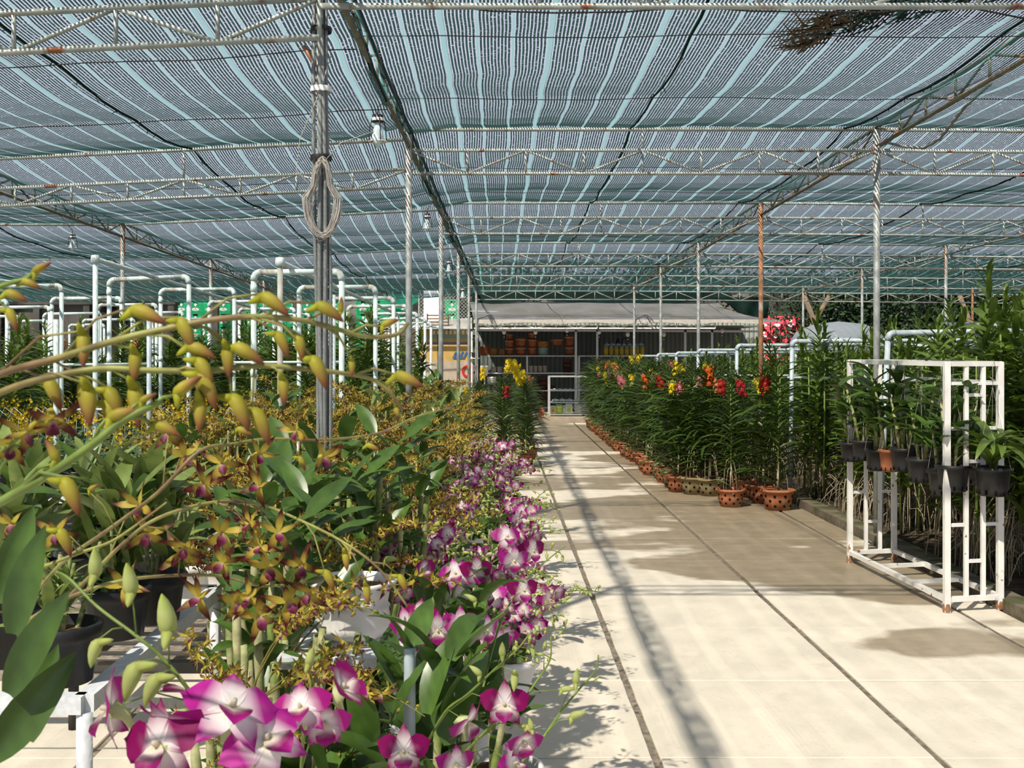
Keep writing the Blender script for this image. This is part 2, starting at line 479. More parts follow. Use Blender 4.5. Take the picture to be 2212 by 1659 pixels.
def truss(A, B, n, dz0, dz1, label, group, mt, r=0.015, rw=0.011, first_up=True):
    """parallel chord truss; A,B are top reference points, chords lie dz0 and dz1 below"""
    A = Vector(A); B = Vector(B)
    t = thing('roof_truss', label, 'roof truss', A, 0, group)
    o = A.copy(); D = B-A
    up = Vector((0, 0, -dz0)); lo = Vector((0, 0, -dz1))
    obj('top_chord', MB().tube([up, D+up], r, 6), mt, t)
    obj('bottom_chord', MB().tube([lo, D+lo], r, 6), mt, t)
    v = MB().tube([(0, 0, 0), (0, 0, dz1-dz0)], rw, 5).mesh('upright', mt)
    p0 = lo; p1 = D/n+up; dmesh = {}
    for k in range(n+1):
        link('upright', v, t, T(*(D*k/n+lo)))
    for k in range(n):
        dn = (k % 2 == 0) == first_up
        if dn not in dmesh:
            s = D/n
            dmesh[dn] = MB().tube([up, s+lo] if dn else [lo, s+up], rw, 5).mesh('diagonal', mt)
        link('diagonal', dmesh[dn], t, T(*(D*k/n)))
    return t
WHICH = ['first', 'second', 'third', 'fourth', 'fifth', 'sixth', 'seventh']
purl = {}
for i, Y in enumerate(DY):
    xl = XL(Y)
    mt = M_pipe
    xs = [xl]+XR
    bays = ['above the central walkway', 'in the bay right of the walkway', 'in the second bay right of the walkway', 'in the outermost right bay']
    for b_ in range(4 if i > 1 else 2 if i == 1 else 2):
        x0, x1 = xs[b_], xs[b_+1]
        A = (x0, Y, ztop(x0+.001, Y)); B = (x1, Y, ztop(x1, Y))
        truss(A, B, 8, 0.171, 0.362, 'thin pipe truss %s, %s row from the camera' % (bays[b_], WHICH[i]), 'cross trusses of the shade roof', mt)
        if b_ == 0 or True:
            m = (Vector(A)+Vector(B))/2
            pr = thing('purlin', 'straight pipe purlin carrying the net %s, %s row' % (bays[b_], WHICH[i]), 'purlin', A, 0, 'purlins of the shade roof')
            obj('pipe', MB().tube([(0, 0, 0), Vector(B)-Vector(A)], 0.016, 6), mt, pr)
            obj('strut', MB().tube([m-Vector(A), m-Vector(A)-Vector((0, 0, 0.171))], 0.011, 5), mt, pr)
    # left side
    lx = [xl, -4.42, -8.3]
    for b_ in range(2 if i > 0 else 1):
        x0, x1 = lx[b_], lx[b_+1]
        A = Vector((x0, Y, ztop(x0-.05, Y))); B = Vector((x1, Y, ztop(x1, Y)))
        if b_: A.z = ztop(x0, Y)
        w = 'in the bay left of the walkway' if b_ == 0 else 'in the far left bay'
        if i < 2: truss(A, B, 8, 0.246, 0.39 if i else 0.42, 'thin pipe truss %s, %s row from the camera' % (w, WHICH[i]), 'cross trusses of the shade roof', mt)
        pr = thing('purlin', 'straight pipe purlin carrying the net %s, %s row' % (w, WHICH[i]), 'purlin', A, 0, 'purlins of the shade roof')
        obj('pipe', MB().tube([(0, 0, 0), B-A], 0.016, 6), mt, pr)
        m = (B-A)/2
        if i < 2: obj('strut', MB().tube([m, m-Vector((0, 0, 0.246))], 0.011, 5), mt, pr)
# long beams running away from the camera
def zlong(X, Y): return ztop(X, Y)+0.02
lines = [('left edge of the walkway', XL, M_olive), ('right edge of the walkway', lambda y: 3.13, M_olive), ('line of posts far right', lambda y: 6.96, M_pipe),
         ('outer line of posts right', lambda y: 10.8, M_pipe), ('far left line of posts', lambda y: -4.42, M_olive)]
for nm, fx, mt in lines:
    ysn = DYX[2:-1] if 'walkway' in nm else DY
    for i in range(len(ysn)-1):
        a, b_ = ysn[i], ysn[i+1]
        A = Vector((fx(a), a, 0)); B = Vector((fx(b_), b_, 0))
        A.z = zlong(A.x+.001, a); B.z = zlong(B.x+.001, b_)
        truss(A, B, 8, 0.0, 0.16, 'olive brown lattice beam along the %s, %s span' % (nm, WHICH[i]), 'lengthwise lattice beams', mt, r=0.016, rw=0.010)
# posts
def post(x, y, z, label, mt, r=0.026, lean=(0, 0)):
    t = thing('roof_post', label, 'post', (x, y, 0), 0, 'steel posts of the shade roof')
    obj('pipe', MB().tube([(0, 0, 0), (lean[0]*0.5, 0, z*0.5), (lean[0], lean[1], z)], r, 10), mt, t)
    obj('base_plate', MB().box((0, 0, 0.006), (0.14, 0.14, 0.012)), M_pipe2, t, smooth=False)
    obj('head_bracket', MB().box((lean[0], 0, z-0.18), (0.05, 0.03, 0.36)), M_rusty, t, smooth=False)
    return t
for i, Y in enumerate(DY):
    x = XL(Y)
    if i: post(x, Y, ztop(x+.01, Y), 'grey steel post on the left edge of the walkway, %s from the camera' % ORD[i-1].replace('nearest', 'closest'), M_pipe2, 0.027)
    if i: post(3.13, Y, ztop(3.13, Y), '%s steel post on the right edge of the walkway, %s row back' % ('brown rusty' if i == 2 else 'grey streaked', WHICH[i-1]), M_rusty if i == 2 else M_pipe2, 0.027)
    if i > 1: post(6.96, Y, ztop(6.96, Y), 'thin steel post standing in the right hedge, %s row back' % WHICH[i-2], M_pipe2, 0.025)
    if i > 2: post(10.8, Y, ztop(10.8, Y), 'distant steel post at far right, %s row back' % WHICH[i-3], M_rusty if i == 5 else M_pipe2, 0.025)
    if i > 1: post(-4.42, Y, ztop(-4.42, Y), 'slim grey post among the left pipe frames, %s row back' % WHICH[i-2], M_pipe2, 0.026)
# main left post with cables
x0 = XL(5.10)
YPM = 5.05
mp = thing('roof_post', 'near grey post wrapped with corrugated cable conduits', 'post', (x0-0.015, YPM, 0), 0, 'steel posts of the shade roof')
zt = ztop(x0+.01, 5.1)
obj('pipe', MB().tube([(0.03, 0, 0), (0, 0, zt)], 0.022, 12), M_pipe2, mp)
obj('base_plate', MB().box((0.03, 0, 0.006), (0.14, 0.14, 0.012)), M_pipe2, mp, smooth=False)
def conduit(offx, offy, label):
    mb = MB(); pts = []; rr = []
    n = 300
    for k in range(n+1):
        z = 0.35+(zt-0.45)*k/n
        pts.append((offx+0.03*(1-z/zt)+0.006*math.sin(z*3+offx*90), offy, z)); rr.append(0.0105 if k % 2 else 0.0088)
    mb.tube(pts, rr, 7); return mb
for k, (a, b_) in enumerate([(-0.03, -0.012), (0.012, -0.030), (0.029, -0.012), (-0.006, -0.032)]):
    obj('conduit', conduit(a, b_, ''), M_cable, mp)
for z in (3.02, 2.44, 2.75):
    obj('strap', MB().lathe([(0.048, -0.012), (0.050, 0), (0.048, 0.012)], 12, (0.006, -0.008, z)), M_dwire if z != 2.75 else M_wwire, mp)
obj('side_peg', MB().tube([(-0.02, 0, 2.86), (-0.075, 0.0, 2.95)], 0.011, 7), M_rusty, mp)
cb = MB()
for k in range(15):
    cx, cz = rnd(-.012, .012), rnd(-.01, .01)
    w, h = rnd(0.05, 0.088), rnd(0.155, 0.185)
    pts = [(0.02+cx+w*math.sin(a)*(1 if math.cos(a) < 0.2 else 0.55), -0.05-0.004*k*0.5+rnd(-.006, .006), 2.245+cz-h*(-math.cos(a))) for a in [2*PI*i/20 for i in range(21)]]
    cb.tube(pts, 0.0022, 4)
cb.tube([(0.03, -.05, 2.42), (-0.03, -.05, 2.30), (-0.10, -.04, 2.38), (-0.085, -.04, 2.52), (0.0, -.04, 2.72), (0.055, -.03, 2.9)], 0.0022, 4)
cb.tube([(0.03, -.05, 2.42), (0.10, -.05, 2.50), (0.25, -.02, 2.56)], 0.002, 4)
cw = obj('wire_coil', cb, M_wire); cw.location = (x0-0.015, YPM, 0)
tag(cw, 'loose coil of pale wire hung on the near cable post', 'wire')
# support wires across the net
for k, y in enumerate([6.3, 7.75, 10.4, 11.8, 14.4, 15.7, 18.4, 19.8, 22.4, 23.8]):
    for s, (a, b_) in enumerate([(-8.2, XL(y)-.02), (XL(y), 10.6)]):
        pts = [(a+(b_-a)*i/24, y+0.02*math.sin(i), net_z(a+(b_-a)*i/24, y)-0.02+0.008*math.sin(i*1.7)) for i in range(25)]
        o = obj('support_wire', MB().tube(pts, 0.0035 if s == 0 else 0.003, 4), M_dwire)
        tag(o, 'thin dark wire under the net %s, %s from the camera' % ('left of the walkway beam' if s == 0 else 'right of the walkway beam', ORD[k]), 'wire', 'wires under the shade net')
# loose black cable under the nearest truss and the conduit on the right post
c = MB().tube([P(930, -6, 5.1), P(980, 14, 5.1), P(1060, 24, 5.1), P(1200, 28, 5.1), P(1350, 26, 5.1), P(1500, 14, 5.1), P(1620, 24, 5.1), P(1760, 26, 5.1), P(1900, 27, 5.1), P(2050, 8, 5.1), P(2212, 40, 5.1), P(2300, 60, 5.1)], 0.0045, 5)
tag(obj('cable', c, M_dwire), 'black cable sagging beneath the nearest truss', 'cable')
cd = MB().tube([P(1675, 371, 8.95), P(1760, 372, 9.0), P(1870, 373, 9.05), P(1886, 360, 9.05), P(1895, 320, 9.05), P(1915, 308, 9.05), P(1950, 316, 8.9), P(1995, 320, 8.7), P(2030, 300, 8.4), P(2085, 230, 8.0), P(2140, 180, 7.6)], 0.013, 6)
tag(obj('conduit', cd, M_cable), 'grey conduit looping off the nearest right post', 'cable')
# small palm frond lying on the net
fr = MB()
spine = [P(2330, -40, 5.5), P(2150, 10, 5.75), P(2000, 40, 5.95), P(1880, 70, 6.1), P(1790, 100, 6.2), P(1730, 120, 6.3)]
for p in spine: p.z += 0.10
fr.tube(spine, [0.012, 0.011, 0.009, 0.007, 0.005, 0.002], 5)
for i in range(520):
    t = i/520*4.9; k = int(t); p = spine[k].lerp(spine[k+1], t-k)+Vector((rnd(-.1, .1), rnd(-.28, .28), 0))
    d = Vector((rnd(-.35, -.02), rnd(-.35, .35), rnd(-.035, .02)))
    q = p+d*rnd(.5, 1.1)*0.8
    w = Vector((0.016, 0.010, 0))
    fr.add([p-w, p+w, q+w*.2, q-w*.2], [(0, 1, 2, 3)])
tag(obj('palm_frond', fr, M_bark), 'dried palm frond fallen on the net at top right', 'palm frond')

# hanging lamps under the beams
def beam_lamp(x, y, z, s, label):
    t = thing('hanging_lamp', label, 'lamp', (x, y, z), 0, 'lamps hung along the beams')
    bx_ = XL(y) if x > -2 else -4.42
    obj('cord', MB().tube([(0, 0, 0.10*s), (0, 0, 0.16*s), (bx_-x, 0, zlong(bx_+.001 if x > -2 else bx_, y)-z-.15)], 0.003, 4), M_dwire, t)
    obj('cap', MB().lathe([(0.0, .10), (.042, .10), (.045, .045), (.03, .04), (0, .04)], 14), M_black, t, M=S(s))
    obj('collar', MB().lathe([(.045, .078), (.0465, .055)], 14), M_white, t, M=S(s))
    obj('bulb', MB().lathe([(0.018, .045), (.03, .0), (.045, -.06), (.046, -.085), (.03, -.11), (.012, -.15), (0, -.155)], 14), mat_bulb, t, M=S(s))
    obj('guard', MB().lathe([(.05, -.09), (.075, -.10), (.076, -.104), (.05, -.095)], 16), M_white, t, M=S(s))
    cg = MB()
    for k in range(4):
        a = k*PI/2+.4
        cg.tube([(math.cos(a)*.045, math.sin(a)*.045, .07), (math.cos(a)*.062, math.sin(a)*.062, 0), (math.cos(a)*.07, math.sin(a)*.07, -.10)], 0.004, 4)
    obj('cage', cg, M_black, t, M=S(s))
mat_bulb = mat('pale glass bulb', (0.62, 0.74, 0.76), 0.15, 0.6, vary=0.1, scale=20)
for (px, py, Y, s, l) in [(816, 277, 7.6, 0.9, 'clear lamp hanging from the walkway beam nearest the camera'), (923, 478, 12.0, 0.78, 'small lamp on the walkway beam, second from the camera'),
                          (970, 574, 16.4, .8, 'small lamp on the walkway beam, third from the camera'), (1000, 632, 20.5, .9, 'small lamp on the walkway beam, fourth from the camera'),
                          (157, 521, 11.2, .66, 'lamp hanging from the far left beam')]:
    p = P(px, py, Y); beam_lamp(p.x, p.y, p.z, s, l)
# ------------------------------------------------------------------ far end: shop, crates, walls, trees
M_conc = mat('stained dark concrete', (0.10, 0.095, 0.085), 0.9, 0.1, vary=0.3, scale=1.5, rgb2=(0.02, 0.019, 0.018), mixs=0.7, thr=(0.42, 0.58), bump=0.3)
M_step = mat('beige step concrete', (0.40, 0.33, 0.25), 0.8, 0.2, vary=0.15, scale=4)
M_corr = mat('grey green corrugated sheet', (0.17, 0.19, 0.17), 0.5, 0.4, vary=0.15, scale=2)
M_tarp = mat('grey white tarpaulin', (0.29, 0.29, 0.29), 0.5, 0.3, vary=0.12, scale=2.0, rgb2=(0.24, 0.24, 0.22), mixs=0.8, trans=0.35, bump=0.2)
M_fg = mat('green mesh curtain', (0.004, 0.020, 0.016), 0.8, 0.2, vary=0.4, scale=3, trans=0.1)
M_cg = mat('green plastic crate', (0.02, 0.42, 0.17), 0.4, 0.4, vary=0.08, scale=5, objvar=0.12)
M_cr = mat('red plastic crate', (0.66, 0.07, 0.10), 0.4, 0.4, vary=0.08, scale=5, objvar=0.1)
M_em = mat('white printed emblem', (0.82, 0.86, 0.82), 0.5, 0.3)
M_emr = mat('red printed star', (0.6, 0.04, 0.03), 0.5, 0.3)
M_gold = mat('ochre band', (0.45, 0.36, 0.12), 0.6, 0.2)
wl = thing('wall_left', 'dark mould-stained concrete wall with pilasters at far left', 'wall', (0, 0, 0)); wl['kind'] = 'structure'
YW = 24.5
mb = MB(); mb.box2((-17, YW, 0), (P(379, 0, YW).x, YW+0.2, 2.60)); obj('panel', mb, M_conc, wl, smooth=False)
for px in (0, 82, 190, 262, 372): obj('pilaster', MB().box2((P(px, 0, YW).x-.07, YW-0.10, 0), (P(px, 0, YW).x+.07, YW, 2.60)), M_conc, wl, smooth=False)
obj('coping', MB().box2((-17, YW-0.12, 2.60), (P(379, 0, YW).x+.03, YW+0.25, 2.66)), M_conc, wl, smooth=False)

# beer crate
def crate_meshes():
    w, d, h = 0.335, 0.30, 0.315
    b = MB()
    b.box2((-w/2, -d/2, 0.0), (w/2, d/2, h-0.03))
    b.box2((-w/2-.006, -d/2-.008, h-0.045), (w/2+.006, d/2+.008, h-0.004))
    b.box2((-w/2-.006, -d/2-.008, 0.0), (w/2+.006, d/2+.008, 0.022))
    b.box2((-w/2-.004, -d/2-.006, 0.02), (-w/2+.02, -d/2, h-.04)); b.box2((w/2-.02, -d/2-.006, 0.02), (w/2+.004, -d/2, h-.04))
    hs = MB().box2((-.055, -d/2-.012, h-.082), (.055, -d/2-.004, h-.052))
    e = MB()
    def disc(cx, cz, rx, rz, y, mi=0, n=14):
        o = [(cx+math.cos(2*PI*k/n)*rx, y, cz+math.sin(2*PI*k/n)*rz) for k in range(n)]
        e.add(o, [tuple(range(n))], mi)
    def star(cx, cz, r, y, mi):
        o = [(cx+math.sin(2*PI*k/10)*(r if k % 2 == 0 else r*.42), y, cz+math.cos(2*PI*k/10)*(r if k % 2 == 0 else r*.42)) for k in range(10)]
        e.add(o, [tuple(range(10))], mi)
    y = -d/2-.006
    star(0, 0.185, 0.048, y, 0); disc(0, 0.165, .028, .026, y-.0006, 0)
    disc(0, 0.065, .092, .040, y, 0); star(0, 0.085, 0.022, y-.001, 1)
    e.add([(-.05, y-.001, .058), (.05, y-.001, .058), (.05, y-.001, .048), (-.05, y-.001, .048)], [(0, 1, 2, 3)], 2)
    return b, hs, e
cb_, ch_, ce_ = crate_meshes()
M_gt = mat('green print', (0.01, 0.2, 0.08), 0.5, 0.3)
def crate_proto(mt, label, group):
    t = thing('bottle_crate', label, 'crate', (0, 0, -50), 0, group)
    obj('body', cb_, mt, t, smooth=False)
    obj('handle_slot', ch_, M_hole, t, smooth=False)
    obj('emblem', ce_, [M_em, M_emr, M_gt if mt is M_cg else M_emr], t, smooth=False)
    return t
cg = crate_proto(M_cg, 'green plastic bottle crate with white emblems in the far stacks', 'green bottle crates stacked behind the nursery')
first = True
YC = 27.6
for stack, (xa, xb, rows) in enumerate([(381, 905, 7), (962, 1014, 7)]):
    Xa, Xb = P(xa, 0, YC).x, P(xb, 0, YC).x
    n = int((Xb-Xa)/0.345)
    for i in range(n):
        if stack == 0 and i in (4, 12): continue
        for r in range(3, rows+2):
            o = cg if first else copy_tree(cg); first = False
            o.location = (Xa+0.17+i*0.345+rnd(-.004, .004), YC+rnd(-.01, .01), 0.30*0+r*0.318)
            o['label'] = 'green crate in the %s stack, %s column from left, %s from bottom' % (['long', 'short right'][stack], (ORD[i].replace('nearest', 'first')), ORD[r-3].replace('nearest', 'first'))
# pallets carrying the crates
pb = MB()
for xa, xb in ((381, 905), (962, 1014)):
    Xa, Xb = P(xa, 0, YC).x, P(xb, 0, YC).x
    pt = thing('crate_platform', 'raised dark platform under the %s green crates' % ('long wall of' if xa == 381 else 'short stack of'), 'platform', (0, 0, 0))
    obj('deck', MB().box2((Xa, YC-.2, 0.88), (Xb, YC+.4, 0.950)), M_conc, pt, smooth=False)
    for k in range(4):
        x = Xa+0.1+(Xb-Xa-0.2)*k/3; obj('leg', MB().box2((x-.05, YC-.15, 0), (x+.05, YC+.35, 0.88)), M_conc, pt, smooth=False)
for px in (462, 640): # dark uprights between stacks
    x = P(px, 0, 27).x; o = obj('shed_post', MB().box2((x-.09, 27.0, 0), (x+.09, 27.16, 2.9)), M_conc, smooth=False)
    tag(o, 'dark post in front of the green crates, %s one' % ('left' if px == 462 else 'right'), 'post')
# green net hung over crates, white board, fence
gn = MB(); rows = []
for i in range(9):
    t = i/8; rows.append([P(830+75*t+0*j, 636+(14+16*math.sin(t*PI))*j/3, 27.2)+Vector((0, .03*math.sin(i*2+j), 0)) for j in range(4)])
gn.grid(rows); tag(obj('net_cover', gn, mat('turquoise mesh cover', (0.03, 0.30, 0.20), 0.7, 0.2, vary=.2, scale=4, trans=.3)), 'bit of green mesh draped over the crate tops', 'net')
wb = obj('white_board', MB().box2(P(915, 915, 27.9), P(957, 628, 27.9)+Vector((0, .04, 0))), mat('bluish white board', (0.72, 0.75, 0.86), .5, .3, vary=.05, scale=1), smooth=False)
tag(wb, 'tall bluish white board between the green crate stacks', 'board')
ff = MB(); Yf = 26.6
a0, a1, z0, z1 = P(905, 0, Yf).x, P(1012, 0, Yf).x, 2.05, P(0, 634, Yf).z
k = 0
x = a0-(z1-z0)
while x < a1:
    for s in (0, 1):
        p = Vector((x, Yf, z0 if s == 0 else z1)); q = Vector((x+(z1-z0), Yf, z1 if s == 0 else z0))
        ta = max(0, (a0-p.x)/(q.x-p.x)); tb = min(1, (a1-p.x)/(q.x-p.x))
        if tb > ta: ff.tube([p.lerp(q, ta), p.lerp(q, tb)], 0.0035, 3, cap=False)
    x += 0.085
ft = thing('wire_fence', 'chain-link mesh panel in front of the white board', 'fence', (0, 0, 0))
obj('mesh', ff, M_wwire, ft, smooth=False)
obj('rail', MB().tube([(a0, Yf, z0), (a1, Yf, z0)], 0.02, 6), M_olive, ft)
for q in (a0, a1): obj('stake', MB().tube([(q, Yf, 0), (q, Yf, z1)], 0.02, 6), M_pipe, ft)
bs = thing('wicker_shelf', 'small rusty metal rack beside the green crates', 'rack', P(946, 705, 26.3))
for k in range(3): obj('slat', MB().bar((-.25, 0, .10+k*.08), (.25, 0, .10+k*.08), .03), M_rusty, bs, smooth=False)
for k in (-1, 1): obj('side', MB().bar((.25*k, 0, -.1), (.25*k, 0, .3), .03), M_olive, bs, smooth=False)
obj('shelf_board', MB().box((0, 0.1, 0), (.5, .25, .03)), M_bark, bs, smooth=False)
obj('bracket', MB().bar((0, .22, 0), (0, .22, -2.1), .05), M_olive, bs, smooth=False)

# shop
sh = thing('shop_floor', 'raised beige concrete platform at the end of the path', 'platform', (0, 0, 0)); sh['kind'] = 'structure'
X0, X1 = -1.6, 9.0
for k in range(6):
    xa = X0+(X1-X0)*k/6; xb = X0+(X1-X0)*(k+1)/6
    obj('deck_slab', MB().box2((xa+.004, 24.45, -.1), (xb-.004, 28.4, 0.115)), M_step, sh, smooth=False)
YB = 28.2
bw = thing('wall_back', 'grey green corrugated sheet wall behind the shop shelves', 'wall', (0, 0, 0)); bw['kind'] = 'structure'
xa, xb = P(1026, 0, YB).x, P(1640, 0, YB).x
for k in range(8):
    a = xa+(xb-xa)*k/8; b_ = xa+(xb-xa)*(k+1)/8
    r0, r1 = [], []
    n = 24
    for i in range(n+1):
        x = a+(b_-a)*i/n; yy = YB+(0.03 if i % 3 == 0 else 0)
        r0.append((x, yy, 0.1)); r1.append((x, yy, 2.3))
    obj('sheet_panel', MB().grid([r0, r1]), M_corr, bw, smooth=False)
# awning
aw = thing('awning', 'grey white tarpaulin awning sloping over the shop front', 'awning', (0, 0, 0))
rows = []
n = 40
for j in range(9):
    t = j/8; row = []
    for i in range(n+1):
        u = i/n
        Y = 26.9-1.65*t
        xl = 1015+8*t; xr = 1552+(1700-1552)*t**2
        px = xl+(xr-xl)*u
        py = 652+(690-652)*t + (3*math.sin(u*9+t)+2*math.sin(u*23))*0.3*(1-t)+ (6*u*t if u > .7 else 0)
        p = P(px, py, Y); p.z += 0.02*math.sin(u*31+j)*0.5
        row.append(p)
    rows.append(row)
obj('tarpaulin', MB().grid(rows), M_tarp, aw)
hem = MB().grid([[P(1023+627*i/30, 690, 25.25) for i in range(31)], [P(1023+627*i/30, 698+1.5*math.sin(i*.9), 25.22) for i in range(31)]])
obj('hem', hem, mat('pale hem of the tarpaulin', (0.62, 0.58, 0.52), 0.6, 0.2, trans=.3), aw)
obj('cord', MB().tube([P(1015, 672, 26.0), P(1300, 678, 26.0), P(1560, 680, 26.0)], 0.008, 4), M_wwire, aw)
g2 = MB().grid([[P(1020+40*i, 630, 26.8)+Vector((0, .04*math.sin(i), 0)) for i in range(15)], [P(1020+40*i, 652+4*math.sin(i*1.3)+(8 if 6 < i < 10 else 0), 26.75) for i in range(15)]])
tag(obj('net_curtain', g2, M_fg), 'dark green mesh strip hanging above the awning', 'net')
rows = []
for j in range(7):
    t = j/6
    rows.append([P(1535+125*i/14+25*t*(1-i/14)*2, 642+(50+6*math.sin(i*.8))*t*(0.35+0.65*min(1, i/5)), 26.2)+Vector((0, 0.06*math.sin(i*1.1+j), 0)) for i in range(15)])
tag(obj('net_curtain', MB().grid(rows), M_fg), 'dark green mesh curtain sagging right of the awning', 'net')
# shop front white lattice beam
YF = 25.3
def shop_truss(px0, px1, n, label):
    t = thing('lattice_beam', label, 'beam', (0, 0, 0), 0)
    obj('top_chord', MB().bar(P(px0, 696, YF), P(px1, 696, YF), .035), M_white, t, smooth=False)
    obj('bottom_chord', MB().bar(P(px0, 709, YF), P(px1, 709, YF), .035), M_white, t, smooth=False)
    for k in range(n):
        a = px0+(px1-px0)*k/n; b_ = px0+(px1-px0)*(k+1)/n
        obj('diagonal', MB().bar(P(a, 709 if k % 2 else 696, YF), P(b_, 696 if k % 2 else 709, YF), .024), M_white, t, smooth=False)
        obj('upright', MB().bar(P(b_, 709, YF), P(b_, 696, YF), .024), M_white, t, smooth=False)
shop_truss(1024, 1290, 6, 'white lattice beam under the awning, left half')
shop_truss(1294, 1545, 6, 'white lattice beam under the awning, right half')
hd = thing('shop_header', 'pale horizontal header rail above the shop shelves', 'rail', (0, 0, 0))
obj('rail', MB().bar(P(1030, 713, 26.5), P(1640, 716, 26.5), .05), M_whitew, hd, smooth=False)
for k, px in enumerate((1030, 1244, 1290, 1480, 1538)):
    p = P(px, 713, 26.5); o = obj('post', MB().bar((p.x, 26.5, .1), (p.x, 26.5, p.z), .05), M_whitew, hd, smooth=False)
obj('roof_sheet', MB().box2(P(1026, 706, 26.2), P(1640, 703, 26.2)+Vector((0, 2.2, 0))), M_corr, hd, smooth=False)
# pendant lamps
M_lamp = mat('white glass globe', (0.85, 0.84, 0.80), 0.25, 0.5)
for k, (px, py) in enumerate([(1024, 718), (1089, 717), (1157, 717), (1225, 713), (1294, 717), (1356, 722), (1434, 722), (1560, 714)]):
    p = P(px, py, 26.5)
    t = thing('pendant_lamp', 'white globe lamp hanging in the shop, %s from the left' % (['first', 'second', 'third', 'fourth', 'fifth', 'sixth', 'seventh', 'last'][k]), 'lamp', p, 0, 'white globe lamps in the shop')
    obj('cord', MB().tube([(0, 0, .05), (0, 0, .17+(py-713)*.011)], .005, 4), M_dwire, t)
    obj('shade', MB().lathe([(0, .055), (.03, .05), (.052, .01), (.06, 0), (.05, 0)], 12), M_lamp, t)
    obj('globe', MB().lathe([(.045, 0), (.044, -.03), (.03, -.055), (0, -.065)], 12), M_lamp, t)
    obj('pull', MB().lathe([(0, -.105), (.012, -.115), (.012, -.13), (0, -.14)], 8), M_lamp, t)
# shelving
def shelving(px0, px1, pys, Y, label, mid=()):
    t = thing('metal_shelving', label, 'shelf', (0, 0, 0), 0)
    top = P(0, pys[0], Y).z
    for px in (px0, px1)+tuple(mid):
        x = P(px, 0, Y).x
        for yy in (Y, Y+.42): obj('upright', MB().bar((x, yy, .115), (x, yy, top), .035), M_whitew, t, smooth=False)
    for py in pys:
        z = P(0, py, Y).z
        a, b_ = P(px0, 0, Y).x, P(px1, 0, Y).x
        obj('shelf_board', MB().box2((a, Y-.01, z-.025), (b_, Y+.43, z)), M_whitew, t, smooth=False)
    return t
YS_ = 27.0
shelving(1046, 1245, (768, 805, 843, 880), YS_, 'grey metal shelving with stacked terracotta pots, left of the shop', (1139,))
shelving(1251, 1420, (768, 805, 843, 880), YS_, 'grey metal shelving with yellow jars, right of the shop')
M_barrel = mat('glossy orange terracotta', (0.28, 0.07, 0.02), 0.4, 0.5, vary=0.2, scale=5, objvar=.15)
M_wick = mat('wicker', (0.32, 0.16, 0.05), 0.8, 0.2, vary=.3, scale=30)
def tall_pot(px, pyb, w, h, Y, label, mt=M_barrel, group='glazed pots on the shop shelves', cat='pot', bulge=.06, bands=True):
    p = P(px, pyb, Y); r = w/2/F*Y; hh = h/F*Y
    t = thing('stacked_pot' if bands else 'plant_pot', label, cat, p, 0, group)
    obj('body', MB().lathe([(0, .0), (r*.78, 0), (r*(.9+bulge), hh*.35), (r*.93, hh*.8), (r, hh*.84), (r, hh*.98), (r*.9, hh), (r*.86, hh*.93), (0, hh*.9)], 16), mt, t)
    if bands: obj('rim_band', MB().lathe([(r*.94, hh*.74), (r*1.02, hh*.76), (r*1.02, hh*.80), (r*.94, hh*.82)], 16), M_joint if False else M_wire, t)
    return t
Yp = 27.2
pots = [(1101, 768, 19, 17), (1101, 751, 19, 17), (1101, 734, 15, 13), (1125, 768, 24, 19), (1125, 749, 25, 19), (1150, 768, 20, 18), (1150, 750, 21, 18), (1150, 732, 17, 14), (1230, 768, 20, 20), (1230, 748, 21, 24), (1203, 746, 28, 14)]
nm = ['bottom of the stack nearest the baskets', 'middle of the stack nearest the baskets', 'top of the stack nearest the baskets', 'lower of the widest pair', 'upper of the widest pair',
      'bottom of the stack right of the widest pair', 'middle of the stack right of the widest pair', 'top of the stack right of the widest pair', 'bottom of the rightmost stack', 'top of the rightmost stack', 'wide bowl behind the pink orchid']
for (px, py, w, h), l in zip(pots, nm): tall_pot(px, py, w, h, Yp, 'orange glazed pot on the top shelf, '+l)
for k, (px, w, h) in enumerate([(1046, 22, 20), (1067, 17, 16), (1084, 16, 14)]):
    tall_pot(px, 768, w, h, Yp, 'square reddish planter at the left end of the top shelf, %s one' % ['left', 'middle', 'right'][k], M_barrel if k == 0 else M_wick, 'square planters on the top shelf', bands=False)
tl = tall_pot(1173, 768, 22, 17, Yp, 'pale teal box pot under a wooden crate on the top shelf', mat('pale teal glaze', (.25, .36, .34), .4, .4), 'boxes on the top shelf', bands=False)
tall_pot(1173, 751, 26, 14, Yp, 'wooden box pot on top of the teal box pot', M_wick, 'boxes on the top shelf', bands=False)
M_clay = mat('pale unglazed clay', (0.50, 0.42, 0.34), 0.8, 0.2, vary=.15, scale=8, objvar=.1)
for k in range(4): tall_pot(1147+10*k, 805, 9, 15, Yp, 'small pale clay pot on the second shelf, %s of four' % ['first', 'second', 'third', 'last'][k], M_clay, 'row of pale clay pots', bands=False)
for k in range(5): tall_pot(1066+13.5*k, 805, 12, 13, Yp, 'pale bowl-shaped pot at the left of the second shelf, %s from left' % ['first', 'second', 'third', 'fourth', 'fifth'][k], M_clay, 'pale bowls on the second shelf', bands=False)
M_dkbr = mat('dark brown clay', (0.06, 0.025, 0.015), 0.7, 0.3, vary=.2, scale=8)
